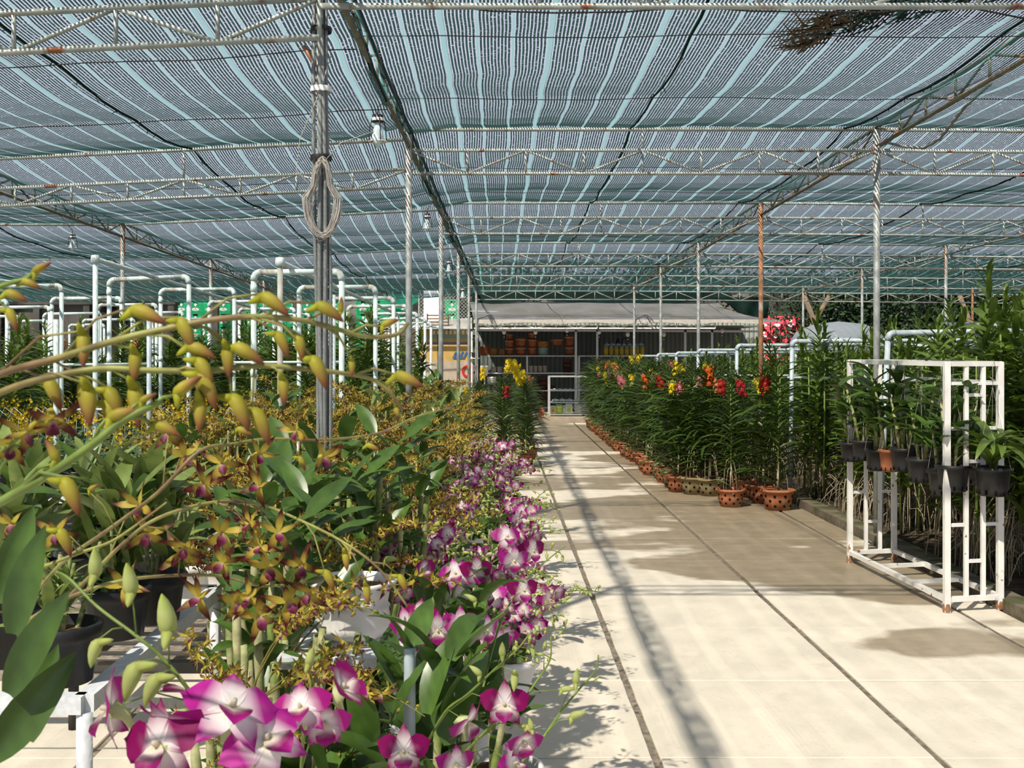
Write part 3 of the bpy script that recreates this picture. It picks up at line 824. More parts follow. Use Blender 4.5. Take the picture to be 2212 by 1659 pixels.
for k, (px, py) in enumerate([(1226, 805), (1226, 795), (1226, 785), (1172, 843), (1172, 833), (1172, 823), (1190, 843), (1172, 880), (1172, 868), (1172, 856)]):
    tall_pot(px, py, 22, 10, Yp, 'dark brown bowl in a shadowy stack, %s shelf, %s' % (['second', 'third', 'bottom'][0 if k < 3 else 1 if k < 7 else 2], ['lowest', 'middle', 'top', 'lowest at left', 'middle at left', 'top at left', 'single one right', 'lowest of its stack', 'middle of its stack', 'top of its stack'][k]), M_dkbr, 'dark bowls on the shelves', bands=False)
# yellow jars
M_jar = mat('yellow jar contents', (0.50, 0.36, 0.015), 0.3, 0.5, vary=.15, scale=6, objvar=.12)
M_lid = mat('pale blue jar lid', (0.30, 0.42, 0.46), 0.4, 0.4)
M_bag = mat('clear plastic bag', (0.60, 0.64, 0.66), 0.15, 0.8, vary=0.3, scale=14, bump=0.6, trans=.2)
for k in range(8):
    p = P(1309+11.2*k, 768, 27.15)
    t = thing('jar', 'yellow jar on the right shelf, %s from the left' % WHICH[k] if k < 7 else 'yellow jar at the right end of the jar row', 'jar', p, 0, 'row of yellow jars on the right shelf')
    obj('body', MB().lathe([(0, 0), (.052, 0), (.056, .02), (.056, .17), (.045, .20), (0, .2)], 12), M_jar, t)
    obj('lid', MB().lathe([(.05, .195), (.05, .235), (0, .24)], 12), M_lid, t)
def lumps(px0, px1, py, Y, n, label, sz=.09, mt=M_bag):
    for k in range(n):
        p = P(px0+(px1-px0)*(k+.5)/n, py, Y)
        mb = MB()
        sx = rnd(.9, 1.3)
        mb.lathe([(0, 0), (sz*.8, .01), (sz, sz*.4), (sz*.6, sz*.75), (sz*.15, sz*.85), (sz*.2, sz*1.05)], 8, sx=sx, wob=lambda a, z: .15*math.sin(3*a+k+z*40))
        o = obj('plastic_bag', mb, mt, smooth=True); o.location = p
        tag(o, label+', %s from the left' % ORD[k].replace('nearest', 'first'), 'bag', label)
lumps(1305, 1390, 747, 27.2, 7, 'crumpled clear bag lying on top of the yellow jars', .07)
# kettle-like dark pump on the jars
pk = thing('hand_pump', 'black hand pump with curved hose standing behind the jars', 'pump', P(1335, 745, 27.4))
obj('body', MB().lathe([(0, 0), (.05, 0), (.05, .09), (.03, .12), (.05, .15), (0, .16)], 10), M_black, pk)
obj('hose', MB().tube([(.1, 0, 0), (.1, 0, .12), (.15, 0, .17), (.22, 0, .16), (.26, 0, .08)], .012, 6), M_black, pk)
# showcase
dc = thing('display_case', 'aluminium and glass display case standing on the platform', 'cabinet', (0, 0, 0))
M_alu = mat('brushed aluminium', (0.60, 0.60, 0.60), 0.35, 0.5, metal=.3)
YD = 24.9
a, b_ = P(1187, 0, YD).x, P(1332, 0, YD).x
zt_, zb_ = P(0, 813, YD).z, P(0, 897, YD).z
for x in (a, b_):
    for yy in (YD, YD+.5): obj('upright', MB().bar((x, yy, zb_), (x, yy, zt_), .03), M_alu, dc, smooth=False)
for z in (zt_, P(0, 842, YD).z, P(0, 869, YD).z, P(0, 895, YD).z):
    obj('shelf', MB().box2((a, YD-.005, z-.02), (b_, YD+.51, z)), M_alu, dc, smooth=False) if z != zt_ else obj('top_rail', MB().bar((a, YD, z), (b_, YD, z), .035).bar((a, YD+.5, z), (b_, YD+.5, z), .035), M_alu, dc, smooth=False)
obj('glass_top', MB().box2((a, YD, zt_+.018), (b_, YD+.5, zt_+.024)), M_glass, dc, smooth=False)
obj('glass_front', MB().box2((a+.01, YD-.012, zb_+.05), ((a+b_)/2-.01, YD-.008, zt_-.02)), M_glass, dc, smooth=False)
obj('glass_front', MB().box2(((a+b_)/2-.02, YD-.018, zb_+.05), (b_-.01, YD-.014, zt_-.02)), M_glass, dc, smooth=False)
for k in range(4):
    xx = a+(b_-a)*(0 if k < 2 else 1); yy = YD+(0 if k % 2 else .5)
    obj('caster', MB().lathe([(0, .118), (.03, .12), (.03, zb_-.005), (0, zb_)], 8, (xx, yy, 0)), mat('yellow caster', (.6, .5, .05)) if k == 0 else bpy.data.materials['yellow caster'], dc)
lumps(1192, 1330, 868.3, YD+.2, 9, 'knotted clear bag on the middle shelf of the display case', .085)
lumps(1192, 1330, 841.5, YD+.3, 12, 'small clear bag on the top shelf of the display case', .03)
def packet(px, w, h, c, label, blob=None, mark=None):
    p = P(px, 894, YD+.08); ww = w/F*YD; hh = h/F*YD
    t = thing('packet', label, 'packet', p)
    m = mat('packet colour', c, .4, .4)
    obj('bag', MB().box2((-ww/2, 0, 0), (ww/2, .05, hh*.92)).box2((-ww/2+.004, .02, hh*.92), (ww/2-.004, .03, hh)), m, t, smooth=False)
    if blob:
        e = MB(); o = [(math.cos(2*PI*k/12)*ww*.32, -.003, hh*.4+math.sin(2*PI*k/12)*ww*.32) for k in range(12)]
        e.add(o, [tuple(range(12))]); obj('print', e, mat('packet print', blob, .5, .3), t, smooth=False)
    if mark: obj('stripe', MB().box2((-ww*.36, -.004, hh*.66), (ww*.36, -.001, hh*.76)), mat('packet stripe', mark, .5, .3), t, smooth=False)
packet(1195, 11, 18, (.62, .60, .42), 'white packet with an orange flower in the display case', (.75, .22, .02), (.3, .4, .2))
packet(1208, 14, 21, (.38, .50, .04), 'lime green fertiliser packet in the display case', (.55, .62, .2), (.85, .9, .8))
packet(1219, 6, 19, (.55, .65, .5), 'slim pale bottle-shaped pack beside the lime green packet', None, (.1, .4, .2))
packet(1229, 15, 22, (.70, .70, .66), 'white packet with a yellow green blob in the display case', (.55, .50, .05), (.4, .5, .4))
pm = mat('folded newspaper', (.56, .54, .52), .8, .1, vary=.3, scale=20)
for k in range(12):
    p = P(1262+rnd(-1.5, 1.5), 894, YD+.1)
    o = obj('newspaper', MB().box((0, .1, .012), (.44, .26, .016)), pm, smooth=False); o.location = (p.x, p.y, p.z+k*.0185); o.rotation_euler = (0, 0, rnd(-.06, .06))
    tag(o, 'folded paper in the pile inside the display case, %s from the bottom' % ORD[k].replace('nearest', 'first'), 'paper', 'pile of papers in the display case')
# banner left of the shop
YN = 26.5
bn = thing('banner', 'striped shop banner with blue script and a red letter', 'sign', (0, 0, 0))
def strip(py0, py1, c, name='stripe', x0=900, x1=1016):
    obj(name, MB().box2(P(x0, py1, YN)+Vector((0, 0, 0)), P(x1, py0, YN)+Vector((0, .03, 0))), mat('banner '+name, c, .6, .2, vary=.06, scale=3), bn, smooth=False)
strip(704, 712, (.72, .68, .62)); strip(712, 723, (.40, .30, .07)); strip(723, 731, (.22, .33, .32)); strip(731, 739, (.48, .36, .08)); strip(739, 744, (.20, .15, .33)); strip(744, 780, (.62, .40, .13), 'orange_panel'); strip(780, 850, (.52, .44, .34), 'beige_panel')
def text(body, px, py, size, mt, shear=0.0, name='lettering'):
    cu = bpy.data.curves.new(name, 'FONT'); cu.body = body; cu.size = size; cu.extrude = .006; cu.shear = shear; cu.offset = .008
    cu.materials.append(mt)
    tmp = bpy.data.objects.new(name, cu); COL.objects.link(tmp)
    dg = bpy.context.evaluated_depsgraph_get()
    me = bpy.data.meshes.new_from_object(tmp.evaluated_get(dg)); bpy.data.objects.remove(tmp)
    o = link(name, me, bn); p = P(px, py, YN)
    o.location = (p.x, YN-.015, p.z); o.rotation_euler = (PI/2, 0, 0)
text('au', 976, 774, .34, mat('blue script', (.05, .16, .38)), .5)
text('C', 996, 815, .42, mat('red letter', (.62, .03, .02)))
for k in range(9): obj('dash', MB().box2(P(935+9*k, 722, YN)-Vector((0, .006, 0)), P(940+9*k, 714, YN)), bpy.data.materials['banner stripe'], bn, smooth=False)
obj('frame_post', MB().bar((P(900, 0, YN).x, YN+.06, 0), (P(900, 0, YN).x, YN+.06, 2.2), .05), M_pipe, bn, smooth=False)
obj('frame_post', MB().bar((P(1016, 0, YN).x, YN+.06, 0), (P(1016, 0, YN).x, YN+.06, 2.2), .05), M_pipe, bn, smooth=False)
cnp = thing('canopy', 'low white canopy edge above the banner', 'awning', (0, 0, 0))
obj('sheet', MB().grid([[P(815, 706, 26.2), P(1020, 706, 26.2)], [P(860, 699, 27.3), P(1020, 686, 27.3)]]), bpy.data.materials['pale hem of the tarpaulin'], cnp)
obj('front_rail', MB().bar(P(815, 708, 26.15), P(1020, 708, 26.15), .05), M_whitew, cnp, smooth=False)
obj('post', MB().bar((P(818, 0, 26.15).x, 26.15, 0), (P(818, 0, 26.15).x, 26.15, 2.1), .04), M_whitew, cnp, smooth=False)
pw = obj('wall_1', MB().box2(P(812, 860, 26.6), P(900, 706, 26.6)+Vector((0, .1, 0))), mat('pinkish plaster', (.62, .50, .44), .8, .1, vary=.1, scale=2), smooth=False); tag(pw, 'pinkish plaster wall left of the banner', kind='structure')
# white stand with pots left of the shelving
st = thing('plant_stand', 'white metal stand holding a black pot, left of the shelves', 'stand', (0, 0, 0))
for px in (1019, 1030):
    x = P(px, 0, 25.4).x; obj('leg', MB().bar((x, 25.4, .115), (x, 25.4, P(0, 716, 25.4).z), .04), M_white, st, smooth=False)
obj('shelf', MB().box2(P(1014, 775, 25.3), P(1036, 773, 25.3)+Vector((0, .3, 0))), M_white, st, smooth=False)
tall_pot(1023, 773, 17, 12, 25.45, 'black pot on the white stand left of the shelves', M_black, 'pots left of the shop', bands=False)
for k, (px, py, w, h) in enumerate([(1046, 812, 17, 22), (1062, 830, 20, 16)]):
    tall_pot(px, py, w, h, 25.9, 'white tub beside the shelving, %s' % ['taller one', 'lower one'][k], M_potw, 'white tubs beside the shelving', bands=False)
b2 = obj('bench_low', MB().box2((P(1010, 0, 25.8).x, 25.7, .115), (P(1085, 0, 25.8).x, 26.3, .78)), M_conc, smooth=False); tag(b2, 'dark low counter left of the shop shelves', 'counter')

# red crates right behind the mesh curtain
cr = crate_proto(M_cr, 'red plastic bottle crate glimpsed behind trees and mesh', 'red bottle crates behind the trees')
first = True
for px in range(1560, 1760, 29):
    for r in range(2, 8):
        o = cr if first else copy_tree(cr); first = False
        o.location = (P(px, 0, 30.5).x+rnd(-.004, .004), 30.5, r*.318); o['label'] = 'red crate behind the trees, %s column from left, %s from bottom' % (ORD[(px-1560)//29].replace('nearest', 'first'), ORD[r-2].replace('nearest', 'first'))
o = obj('crate_platform', MB().box2((P(1545, 0, 30.5).x, 30.2, 0), (P(1775, 0, 30.5).x, 30.9, .636)), M_conc, smooth=False); tag(o, 'dark plinth under the red crates', 'platform')
gm = MB().lathe([(1.0, 0), (.98, .25), (.85, .5), (.5, .68), (0, .75)], 20, sx=1.2)
o = obj('covered_heap', gm, mat('grey cover', (.24, .27, .30), .6, .2, vary=.05, scale=1)); o.location = P(1812, 760, 27.0); o.location.z = 1.55
tag(o, 'grey rounded cover seen over the right hedge', 'cover')
o2 = obj('cover_base', MB().lathe([(0, 0), (.9, 0), (.9, 1.55), (0, 1.55)], 16, sx=1.2), M_conc); o2.location = (o.location.x, 27.0, 0); tag(o2, 'dark base under the grey rounded cover', 'base')

# trees
def tree(x, y, h, cr_, label, n=1500, low=1.6):
    t = thing('tree', label, 'tree', (x, y, 0), 0, 'trees behind the nursery')
    obj('trunk', MB().tube([(0, 0, 0), (rnd(-.2, .2), 0, h*.25), (rnd(-.4, .4), .1, h*.55)], [.16, .13, .08], 8), M_bark, t)
    for k in range(4):
        a = rnd(0, 6.28); obj('limb', MB().tube([(0, 0, h*.14), (math.cos(a)*cr_*.25, math.sin(a)*cr_*.2, h*.3), (math.cos(a)*cr_*.7, math.sin(a)*cr_*.5, h*.6)], [.08, .06, .03], 6), M_bark, t)
    mb = MB()
    cl = []
    for k in range(26):
        a, e = rnd(0, 6.28), rnd(0, 1)
        rr = cr_*rnd(.15, 1)
        cl.append(Vector((math.cos(a)*rr, math.sin(a)*rr*.7, low+(h-low)*e)))
    for i in range(n):
        c = random.choice(cl)
        d = Vector((random.gauss(0, 1), random.gauss(0, .8), random.gauss(0, .8)))*cr_*.26
        p = c+d
        if p.z < .9: continue
        u = Vector((rnd(-1, 1), rnd(-1, 1), rnd(-1, .3))).normalized(); w = u.orthogonal().normalized()
        L_ = rnd(.10, .20); W_ = L_*.32
        if p.z > h+.2: continue
        mb.add([p, p+u*L_*.5+w*W_, p+u*L_, p+u*L_*.5-w*W_], [(0, 1, 2, 3)])
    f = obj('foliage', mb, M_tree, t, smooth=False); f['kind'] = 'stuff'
k = 0
for (x, y, h, c) in [(8.3, 29.7, 3.6, 1.2), (9.9, 29.4, 3.7, 1.6), (12.5, 29.4, 3.7, 1.6), (15.1, 29.4, 3.7, 1.6), (17.9, 29.6, 3.7, 1.7), (8.2, 33.5, 4.3, 2.4), (12.5, 33.5, 4.3, 2.4), (4.2, 34, 4.2, 2.2), (0.2, 34, 4.2, 2.2), (16.7, 33.7, 4.3, 2.4)]:
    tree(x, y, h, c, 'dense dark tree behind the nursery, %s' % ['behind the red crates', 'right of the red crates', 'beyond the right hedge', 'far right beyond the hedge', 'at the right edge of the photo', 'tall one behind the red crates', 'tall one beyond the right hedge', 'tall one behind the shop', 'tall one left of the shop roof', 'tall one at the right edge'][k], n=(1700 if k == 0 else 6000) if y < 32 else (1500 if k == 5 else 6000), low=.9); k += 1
for k, (x0, x1) in enumerate([(7.3, 8.6), (8.9, 7.9), (12.8, 11.8)]):
    o = obj('bare_trunk', MB().tube([(x0, 28.9-k*.2, 0), (x0*.5+x1*.5, 28.8-k*.2, 1.8), (x1, 28.7-k*.2, 3.0)], [.1, .08, .06], 8), M_bark); tag(o, 'slanting bare tree trunk beyond the hedge, %s' % ['leaning right', 'leaning left', 'at far right'][k], 'tree trunk')
hw = obj('wall_2', MB().box2((-18, 40, 0), (24, 40.3, 4.2)), M_conc, smooth=False); tag(hw, 'distant dark boundary wall', kind='structure')
# ------------------------------------------------------------------ plant building blocks
def strip_leaf(L_, W, bend, fold=0.35, seg=7, tip=3.0, base=0.75, notch=False):
    mb = MB(); rows = []; x = z = 0.0; ds = L_/seg
    for i in range(seg+1):
        t = i/seg
        w = W*0.5*(base+(1-base)*min(1, t*3))*max(0.03, (1-t**tip))**0.7
        f = fold*(1-0.6*t)
        rows.append([(x-math.sin(-bend*t)*w*f*0, -w*math.cos(f), z+w*math.sin(f)), (x, 0, z), (x, w*math.cos(f), z+w*math.sin(f))])
        a = -bend*t*1.0
        x += math.cos(a)*ds; z += math.sin(a)*ds
    mb.grid(rows)
    return mb
def oval_leaf(L_, W, bend, fold=0.3, seg=7):
    mb = MB(); rows = []; x = z = 0.0; ds = L_/seg
    for i in range(seg+1):
        t = i/seg
        w = W*0.5*max(0.12 if i == 0 else 0.02, math.sin(PI*min(1, (t*0.93+0.07))**0.85)**0.8)
        f = fold
        a = -bend*t
        nx, nz = -math.sin(a), math.cos(a)
        r = []
        for s in (-1, -.5, 0, .5, 1):
            lift = abs(s)**1.5*w*math.sin(f)
            r.append((x+nx*lift, s*w*math.cos(f), z+nz*lift))
        rows.append(r)
        x += math.cos(a)*ds; z += math.sin(a)*ds
    return mb.grid(rows)
def place(base, az, el, roll=0.0, s=1.0):
    return T(*base) @ R(az, 'Z') @ R(-el, 'Y') @ R(roll, 'X') @ S(s)
VL = [strip_leaf(.42, .050, b, fold=.75) for b in (1.1, 1.5, 1.9)]
VLM = [m.mesh('leaf', M_vleaf) for m in VL]
HL = [strip_leaf(.27, .056, b, fold=.6, tip=4) for b in (.5, .9, 1.2)]
DL = [oval_leaf(.14, .050, b) for b in (.3, .7, 1.1)]
DLM = [m.mesh('leaf', M_dleaf) for m in DL]
PL = [oval_leaf(.20, .05, b, .2) for b in (.1, .4, .9)]
PLM = [m.mesh('leaf', M_lleaf) for m in PL]
STL = [strip_leaf(.27, .045, b, fold=.5) for b in (1.5, 2.1, 2.6)]
STLM = [m.mesh('leaf', M_hleaf) for m in STL]

def lerp3(a, b, t): return tuple(a[i]+(b[i]-a[i])*t for i in range(3))
def ramp(stops, t):
    for (t0, c0), (t1, c1) in zip(stops[:-1], stops[1:]):
        if t <= t1: return lerp3(c0, c1, max(0, (t-t0)/(t1-t0)))
    return stops[-1][1]
def petal(mb, ang, L_, W, stops, tilt=0.2, cup=0.15, seg=5, cols=5, twist=0.0, pw=0.9, curl=0.3, x0=0.0):
    """petal lying in the YZ plane (flower faces +X), pointing at angle ang"""
    rows = []; cc = []
    for i in range(seg+1):
        t = i/seg
        w = W*0.5*max(0.10 if i == 0 else 0.03, math.sin(PI*min(1, t*.9+.08)**pw))
        row = []
        for j in range(cols):
            s = -1+2*j/(cols-1)
            rr = L_*t*(1-0.06*abs(s)*t)
            xx = x0+math.sin(tilt)*rr - curl*L_*t*t + cup*w*abs(s)
            yy = s*w
            tw = twist*t
            xx2, yy2 = xx+math.sin(tw)*yy, yy*math.cos(tw)
            v = Vector((xx2, yy2, rr*math.cos(tilt)))
            v = R(-(ang-PI/2), 'X') @ v if False else Matrix.Rotation(ang-PI/2, 3, 'X') @ v
            row.append(v)
            cc.append(ramp(stops, min(1, t+0.12*abs(s)*t)))
        rows.append(row)
    mb.grid(rows, 0, cc)
WH = (.86, .82, .78); MG = (.42, .012, .26); MGD = (.22, .0, .09); PK = (.62, .10, .42); GRW = (.62, .68, .35)
def dend_flower(deep=0.0, seg=5, open_=1.0):
    mb = MB()
    mg = lerp3(MG, MGD, deep)
    ps = [(0, WH), (.28-.15*deep, (.85, .76, .78)), (.62-.2*deep, mg), (1, lerp3(mg, (.6, .03, .4), .3*(1-deep)))]
    ss = [(0, WH), (.45-.2*deep, (.86, .80, .80)), (.85, mg), (1, mg)]
    tl = (1-open_)*1.0
    petal(mb, PI/2, .038, .020, ss, .12+tl, .1, seg, 3 if seg < 5 else 5)
    for a in (math.radians(18), math.radians(162)): petal(mb, a, .041, .034, ps, .08+tl, .12, seg, 3 if seg < 5 else 5, pw=1.25)
    for a in (math.radians(-52), math.radians(-128)): petal(mb, a, .038, .022, ss, .1+tl, .12, seg, 3 if seg < 5 else 5)
    petal(mb, math.radians(-90), .034, .026, [(0, (.75, .65, .35)), (.25, (.8, .7, .7)), (.45, MGD), (1, MG)], .75, .5, seg, 3 if seg < 5 else 5, curl=.25, x0=.002)
    # column and spur
    mb.tube([(.001, 0, .0), (.009, 0, .002)], [.0032, .0022], 6, 0, [(.7, .62, .5)]*2)
    mb.tube([(0, 0, 0), (-.012, 0, -.008), (-.016, 0, -.02)], [.009, .005, .002], 6, 0, [GRW]*3)
    return mb
YO = (.56, .47, .07); OL = (.34, .30, .04); MR = (.085, .010, .010); MRP = (.13, .010, .05)
def ant_flower(seed=0, seg=4, mar=0.5):
    rg = random.Random(seed); mb = MB()
    st = [(0, YO), (.30+.3*(1-mar), lerp3(YO, (.34, .20, .03), .5)), (.58+.25*(1-mar), MR), (1, MR)]
    for a, L_, W, tw in [(90, .032, .009, .5), (35, .036, .009, 1.6), (145, .036, .009, -1.6), (-45, .032, .010, .6), (-135, .032, .010, -.6)]:
        petal(mb, math.radians(a+rg.uniform(-14, 14)), L_, W, st, rg.uniform(-.1, .6), .2, seg, 3, twist=tw+rg.uniform(-.5, .5), curl=rg.uniform(-.3, .6))
    petal(mb, math.radians(-90), .022, .012, [(0, (.6, .45, .3)), (.3, (.25, .03, .12)), (.5, MRP), (1, MR)], .9, .8, seg, 3, curl=.2)
    mb.tube([(0, 0, 0), (-.010, 0, -.006), (-.013, 0, -.018)], [.005, .003, .001], 5, 0, [YO]*3)
    return mb
def van_flower(c1, c2, seg=3):
    mb = MB(); st = [(0, lerp3(c1, (.6, .4, .1), .3)), (.4, c1), (1, c2)]
    for a, L_, W in [(90, .026, .017), (22, .026, .018), (158, .026, .018), (-50, .028, .021), (-130, .028, .021)]:
        petal(mb, math.radians(a), L_, W, st, .1, .1, seg, 3, pw=1.2)
    petal(mb, math.radians(-90), .014, .010, [(0, c2), (1, lerp3(c2, (.2, 0, 0), .5))], .9, .4, 2, 3)
    return mb
def onc_flower():
    mb = MB(); c = (.85, .62, .01)
    petal(mb, math.radians(-90), .020, .024, [(0, (.35, .10, .01)), (.25, c), (1, c)], .4, .2, 3, 3, pw=1.4)
    for a in (90, 30, 150, -30, -150): petal(mb, math.radians(a), .011, .005, [(0, (.3, .1, .02)), (1, (.6, .4, .03))], .1, .1, 2, 3)
    return mb
def bud(L_, r, stops, n=7, bend=.5, spur=True):
    """bud with its stalk end at origin pointing +X"""
    mb = MB(); prof = [(0, .12), (.06, .55), (.18, .95), (.38, 1.0), (.6, .82), (.82, .5), (.96, .16), (1, .03)]
    pts = []; rr = []; cc = []
    for t, w in prof:
        a = bend*t
        pts.append((L_*t, 0, -L_*bend*.35*t*t)); rr.append(r*w); cc.append(ramp(stops, t))
    mb.tube(pts, rr, n, 0, cc)
    if spur: mb.tube([(L_*.12, 0, -r*.2), (-L_*.10, 0, -r*1.5), (-L_*.18, 0, -r*1.9)], [r*.75, r*.4, r*.08], 6, 0, [stops[0][1]]*3)
    return mb
BG = [(0, (.45, .50, .14)), (.6, (.52, .58, .22)), (1, (.40, .48, .10))]
BO = [(0, (.40, .40, .03)), (.45, (.46, .38, .06)), (.8, (.30, .12, .05)), (1, (.17, .05, .03))]
BD = bud(.029, .0064, BG); BDs = bud(.016, .004, BG, 5); BA = bud(.0285, .0054, BO); BAs = bud(.018, .0042, BO, 5)
FL = [dend_flower(0.0), dend_flower(.5), dend_flower(1.0), dend_flower(.3, open_=.55), dend_flower(.8, open_=.4)]
FLl = [dend_flower(d, 3, o) for d, o in ((0, 1), (.5, 1), (1, 1), (.3, .5))]
AF = [ant_flower(k, 4, m) for k, m in enumerate((.2, .5, .9, 1.2, .6))]
AFl = [ant_flower(k+9, 2, m) for k, m in enumerate((-.4, 0, .4, .9, 1.2, -.2))]
FLM = [m.mesh('flower', M_petal, col=True) for m in FL]
AFM = [m.mesh('flower', M_petal, col=True) for m in AF]
BDM = BD.mesh('bud', M_petal, col=True); BAM = BA.mesh('bud', M_petal, col=True); BDsM = BDs.mesh('bud', M_petal, col=True)
OFL = onc_flower()
STC = (.20, .27, .05)

def face(p, d, roll=0.0, s=1.0):
    """matrix with +X along d, +Z roughly up"""
    d = Vector(d).normalized()
    up = Vector((0, 0, 1)) if abs(d.z) < .95 else Vector((0, 1, 0))
    y = up.cross(d).normalized(); z = d.cross(y)
    M = Matrix((d, y, z)).transposed().to_4x4()
    return T(*p) @ M @ R(roll, 'X') @ S(s)
def polyline_at(pts, t):
    L_ = [0.0]
    for a, b in zip(pts[:-1], pts[1:]): L_.append(L_[-1]+(b-a).length)
    d = t*L_[-1]
    for i in range(len(pts)-1):
        if d <= L_[i+1]+1e-9:
            k = (d-L_[i])/max(1e-9, L_[i+1]-L_[i]); return pts[i].lerp(pts[i+1], k), (pts[i+1]-pts[i]).normalized()
    return pts[-1], (pts[-1]-pts[-2]).normalized()
def smooth(pts, n=4):
    out = []
    P_ = [pts[0]]+list(pts)+[pts[-1]]
    for i in range(1, len(P_)-2):
        for k in range(n):
            t = k/n; a, b, c, d = P_[i-1], P_[i], P_[i+1], P_[i+2]
            out.append(0.5*((2*b)+(c-a)*t+(2*a-5*b+4*c-d)*t*t+(3*b-a-3*c+d)*t**3))
    out.append(pts[-1]); return out
def spray_mesh(kind, L_, nf, nb, rg, arch=1.0, lo=True):
    """joined flower spray in local coords, leaving origin towards +X and up"""
    mb = MB(); pts = []
    x = z = 0.0; n = 10; el = rg.uniform(.75, 1.15)
    for i in range(n+1):
        pts.append(Vector((x, .03*math.sin(i*.7)*L_, z))); a = el-arch*(i/n)*1.3
        x += math.cos(a)*L_/n; z += math.sin(a)*L_/n
    mb.tube(pts, [.0028-.0016*i/n for i in range(n+1)], 5, 0, [STC if kind != 'ant' else (.26, .24, .07)]*(n+1), cap=False)
    for k in range(nf+nb):
        t = .38+.60*k/(nf+nb)
        p, d = polyline_at(pts, t)
        side = 1 if k % 2 else -1
        o = Vector((rg.uniform(-.2, .6), side*rg.uniform(.5, 1), rg.uniform(-.4, .7))).normalized()
        q = p+o*rg.uniform(.018, .03)
        mb.tube([p, p+o*.012+Vector((0, 0, .004)), q], .0011, 3, 0, [STC]*3, cap=False)
        if k < nf:
            f = rg.choice(FLl if kind == 'dend' else AFl)
            mb.merge(f, face(q, (o.x+rg.uniform(-.6, .6), o.y+rg.uniform(-.9, .5), rg.uniform(-.5, .5)), rg.uniform(-.5, .5), rg.uniform(.85, 1.1)*(1.0 if kind == 'dend' else 1.05)))
        else:
            mb.merge(BDs if kind == 'dend' else BAs, face(q, o, 0, rg.uniform(1.0, 1.7) if kind == 'dend' else rg.uniform(.6, 1.1)))
    return mb
rg0 = random.Random(3)
SPM_A = [spray_mesh('ant', rg0.uniform(.40, .60), 13, 3, rg0).mesh('flower_spray', M_petal, col=True) for _ in range(7)]
SPM_D = [spray_mesh('dend', rg0.uniform(.32, .46), 6, 7, rg0).mesh('flower_spray', M_petal, col=True) for _ in range(6)]

def pot_profile(r, h, rim=.12): return [(0, 0), (r*.72, 0), (r*.86, h*.55), (r*.95, h*(1-rim)), (r*1.04, h*(1-rim)), (r*1.06, h*.97), (r*1.0, h), (r*.92, h*.98), (r*.9, h*.86)]
def make_pot(t, r, h, mt, holes=0, soil=True, name='pot'):
    o = obj(name, MB().lathe(pot_profile(r, h), 20), mt, t)
    if soil: obj('soil', MB().lathe([(r*.905, h*.88), (r*.6, h*.93), (r*.2, h*.95), (0, h*.93)], 14, wob=lambda a, z: .04*math.sin(a*5)), M_soil, t)
    if holes:
        mb = MB()
        for row, (zz, n, of) in enumerate([(.22, holes, 0), (.47, holes, .5), (.70, holes, 0)]):
            for k in range(n):
                a = 2*PI*(k+of)/n; rr = r*(.72+.14*zz/.55 if zz < .55 else .86+.09*(zz-.55)/.33)
                c = Vector((math.cos(a)*rr*1.005, math.sin(a)*rr*1.005, zz*h)); u = Vector((-math.sin(a), math.cos(a), 0)); w = Vector((math.cos(a)*.25, math.sin(a)*.25, 1)).normalized()
                hr = r*.085
                mb.tube([c-Vector((math.cos(a), math.sin(a), 0))*.004, c+Vector((math.cos(a), math.sin(a), 0))*.0015], hr, 7)
        tag(obj('drainage_holes', mb, M_hole, o), kind='stuff')
    return o

# strap-leaved orchid foliage, built once in several variants
def vanda_foliage(h, n, leafs, az0, spread, z0=.18, el0=.55, rg=random, jit=.35, top_up=.9, base_scale=.75):
    out = []
    for k in range(n):
        t = k/(n-1)
        z = z0+(h-z0)*t
        side = 0 if k % 2 else PI
        az = az0+side+rg.uniform(-spread, spread)
        el = el0+rg.uniform(-.12, .12)+(top_up*max(0, (t-.8)/.2))
        s = (base_scale+(1-base_scale)*math.sin(PI*min(1, t*.75+.2)))*rg.uniform(.85, 1.12)*(1-.35*max(0, (t-.85)/.15))
        out.append((Vector((.012*math.sin(z*5), .01*math.cos(z*4), z)), az, el, rg.uniform(-.55, .55), s, rg.randrange(len(leafs))))
    return out
def merged(leafs, pl):
    mb = MB()
    for b, az, el, ro, s, k in pl: mb.merge(leafs[k], place(b, az, el, ro, s))
    return mb
VFOL = []
for k in range(6):
    rg = random.Random(50+k)
    pl = vanda_foliage(1.25, 72, VL, 0, .7, .07, .72, rg)
    VFOL.append(merged(VL, pl).mesh('foliage', M_vleaf))
HFOL = []
for k in range(5):
    rg = random.Random(80+k); mb = MB()
    for st in range(3):
        hx, hy = rg.uniform(-.14, .14), rg.uniform(-.14, .14); hh = rg.uniform(1.35, 1.85)
        pl = vanda_foliage(hh, 48, HL, rg.uniform(0, 3), .7, .34, .65, rg)
        for b, az, el, ro, s, kk in pl: mb.merge(HL[kk], place(b+Vector((hx*(.5+b.z*.5), hy*(.5+b.z*.5), 0)), az, el, ro, s))
    HFOL.append(mb.mesh('foliage', M_hleaf))
def roots_mesh(n, h, spread, rg):
    mb = MB()
    for k in range(n):
        a = rg.uniform(0, 6.28); z = rg.uniform(.15, h); r = rg.uniform(.02, .06)
        p = Vector((math.cos(a)*r*.3, math.sin(a)*r*.3, z)); q = Vector((math.cos(a)*rg.uniform(.05, spread), math.sin(a)*rg.uniform(.05, spread), z*.5+rg.uniform(-.05, .1))); e = Vector((q.x*rg.uniform(.8, 1.3), q.y*rg.uniform(.8, 1.3), .02))
        mb.tube([p, p.lerp(q, .5)+Vector((0, 0, .05)), q, e], [.0045, .004, .0035, .003], 4, cap=False)
    return mb
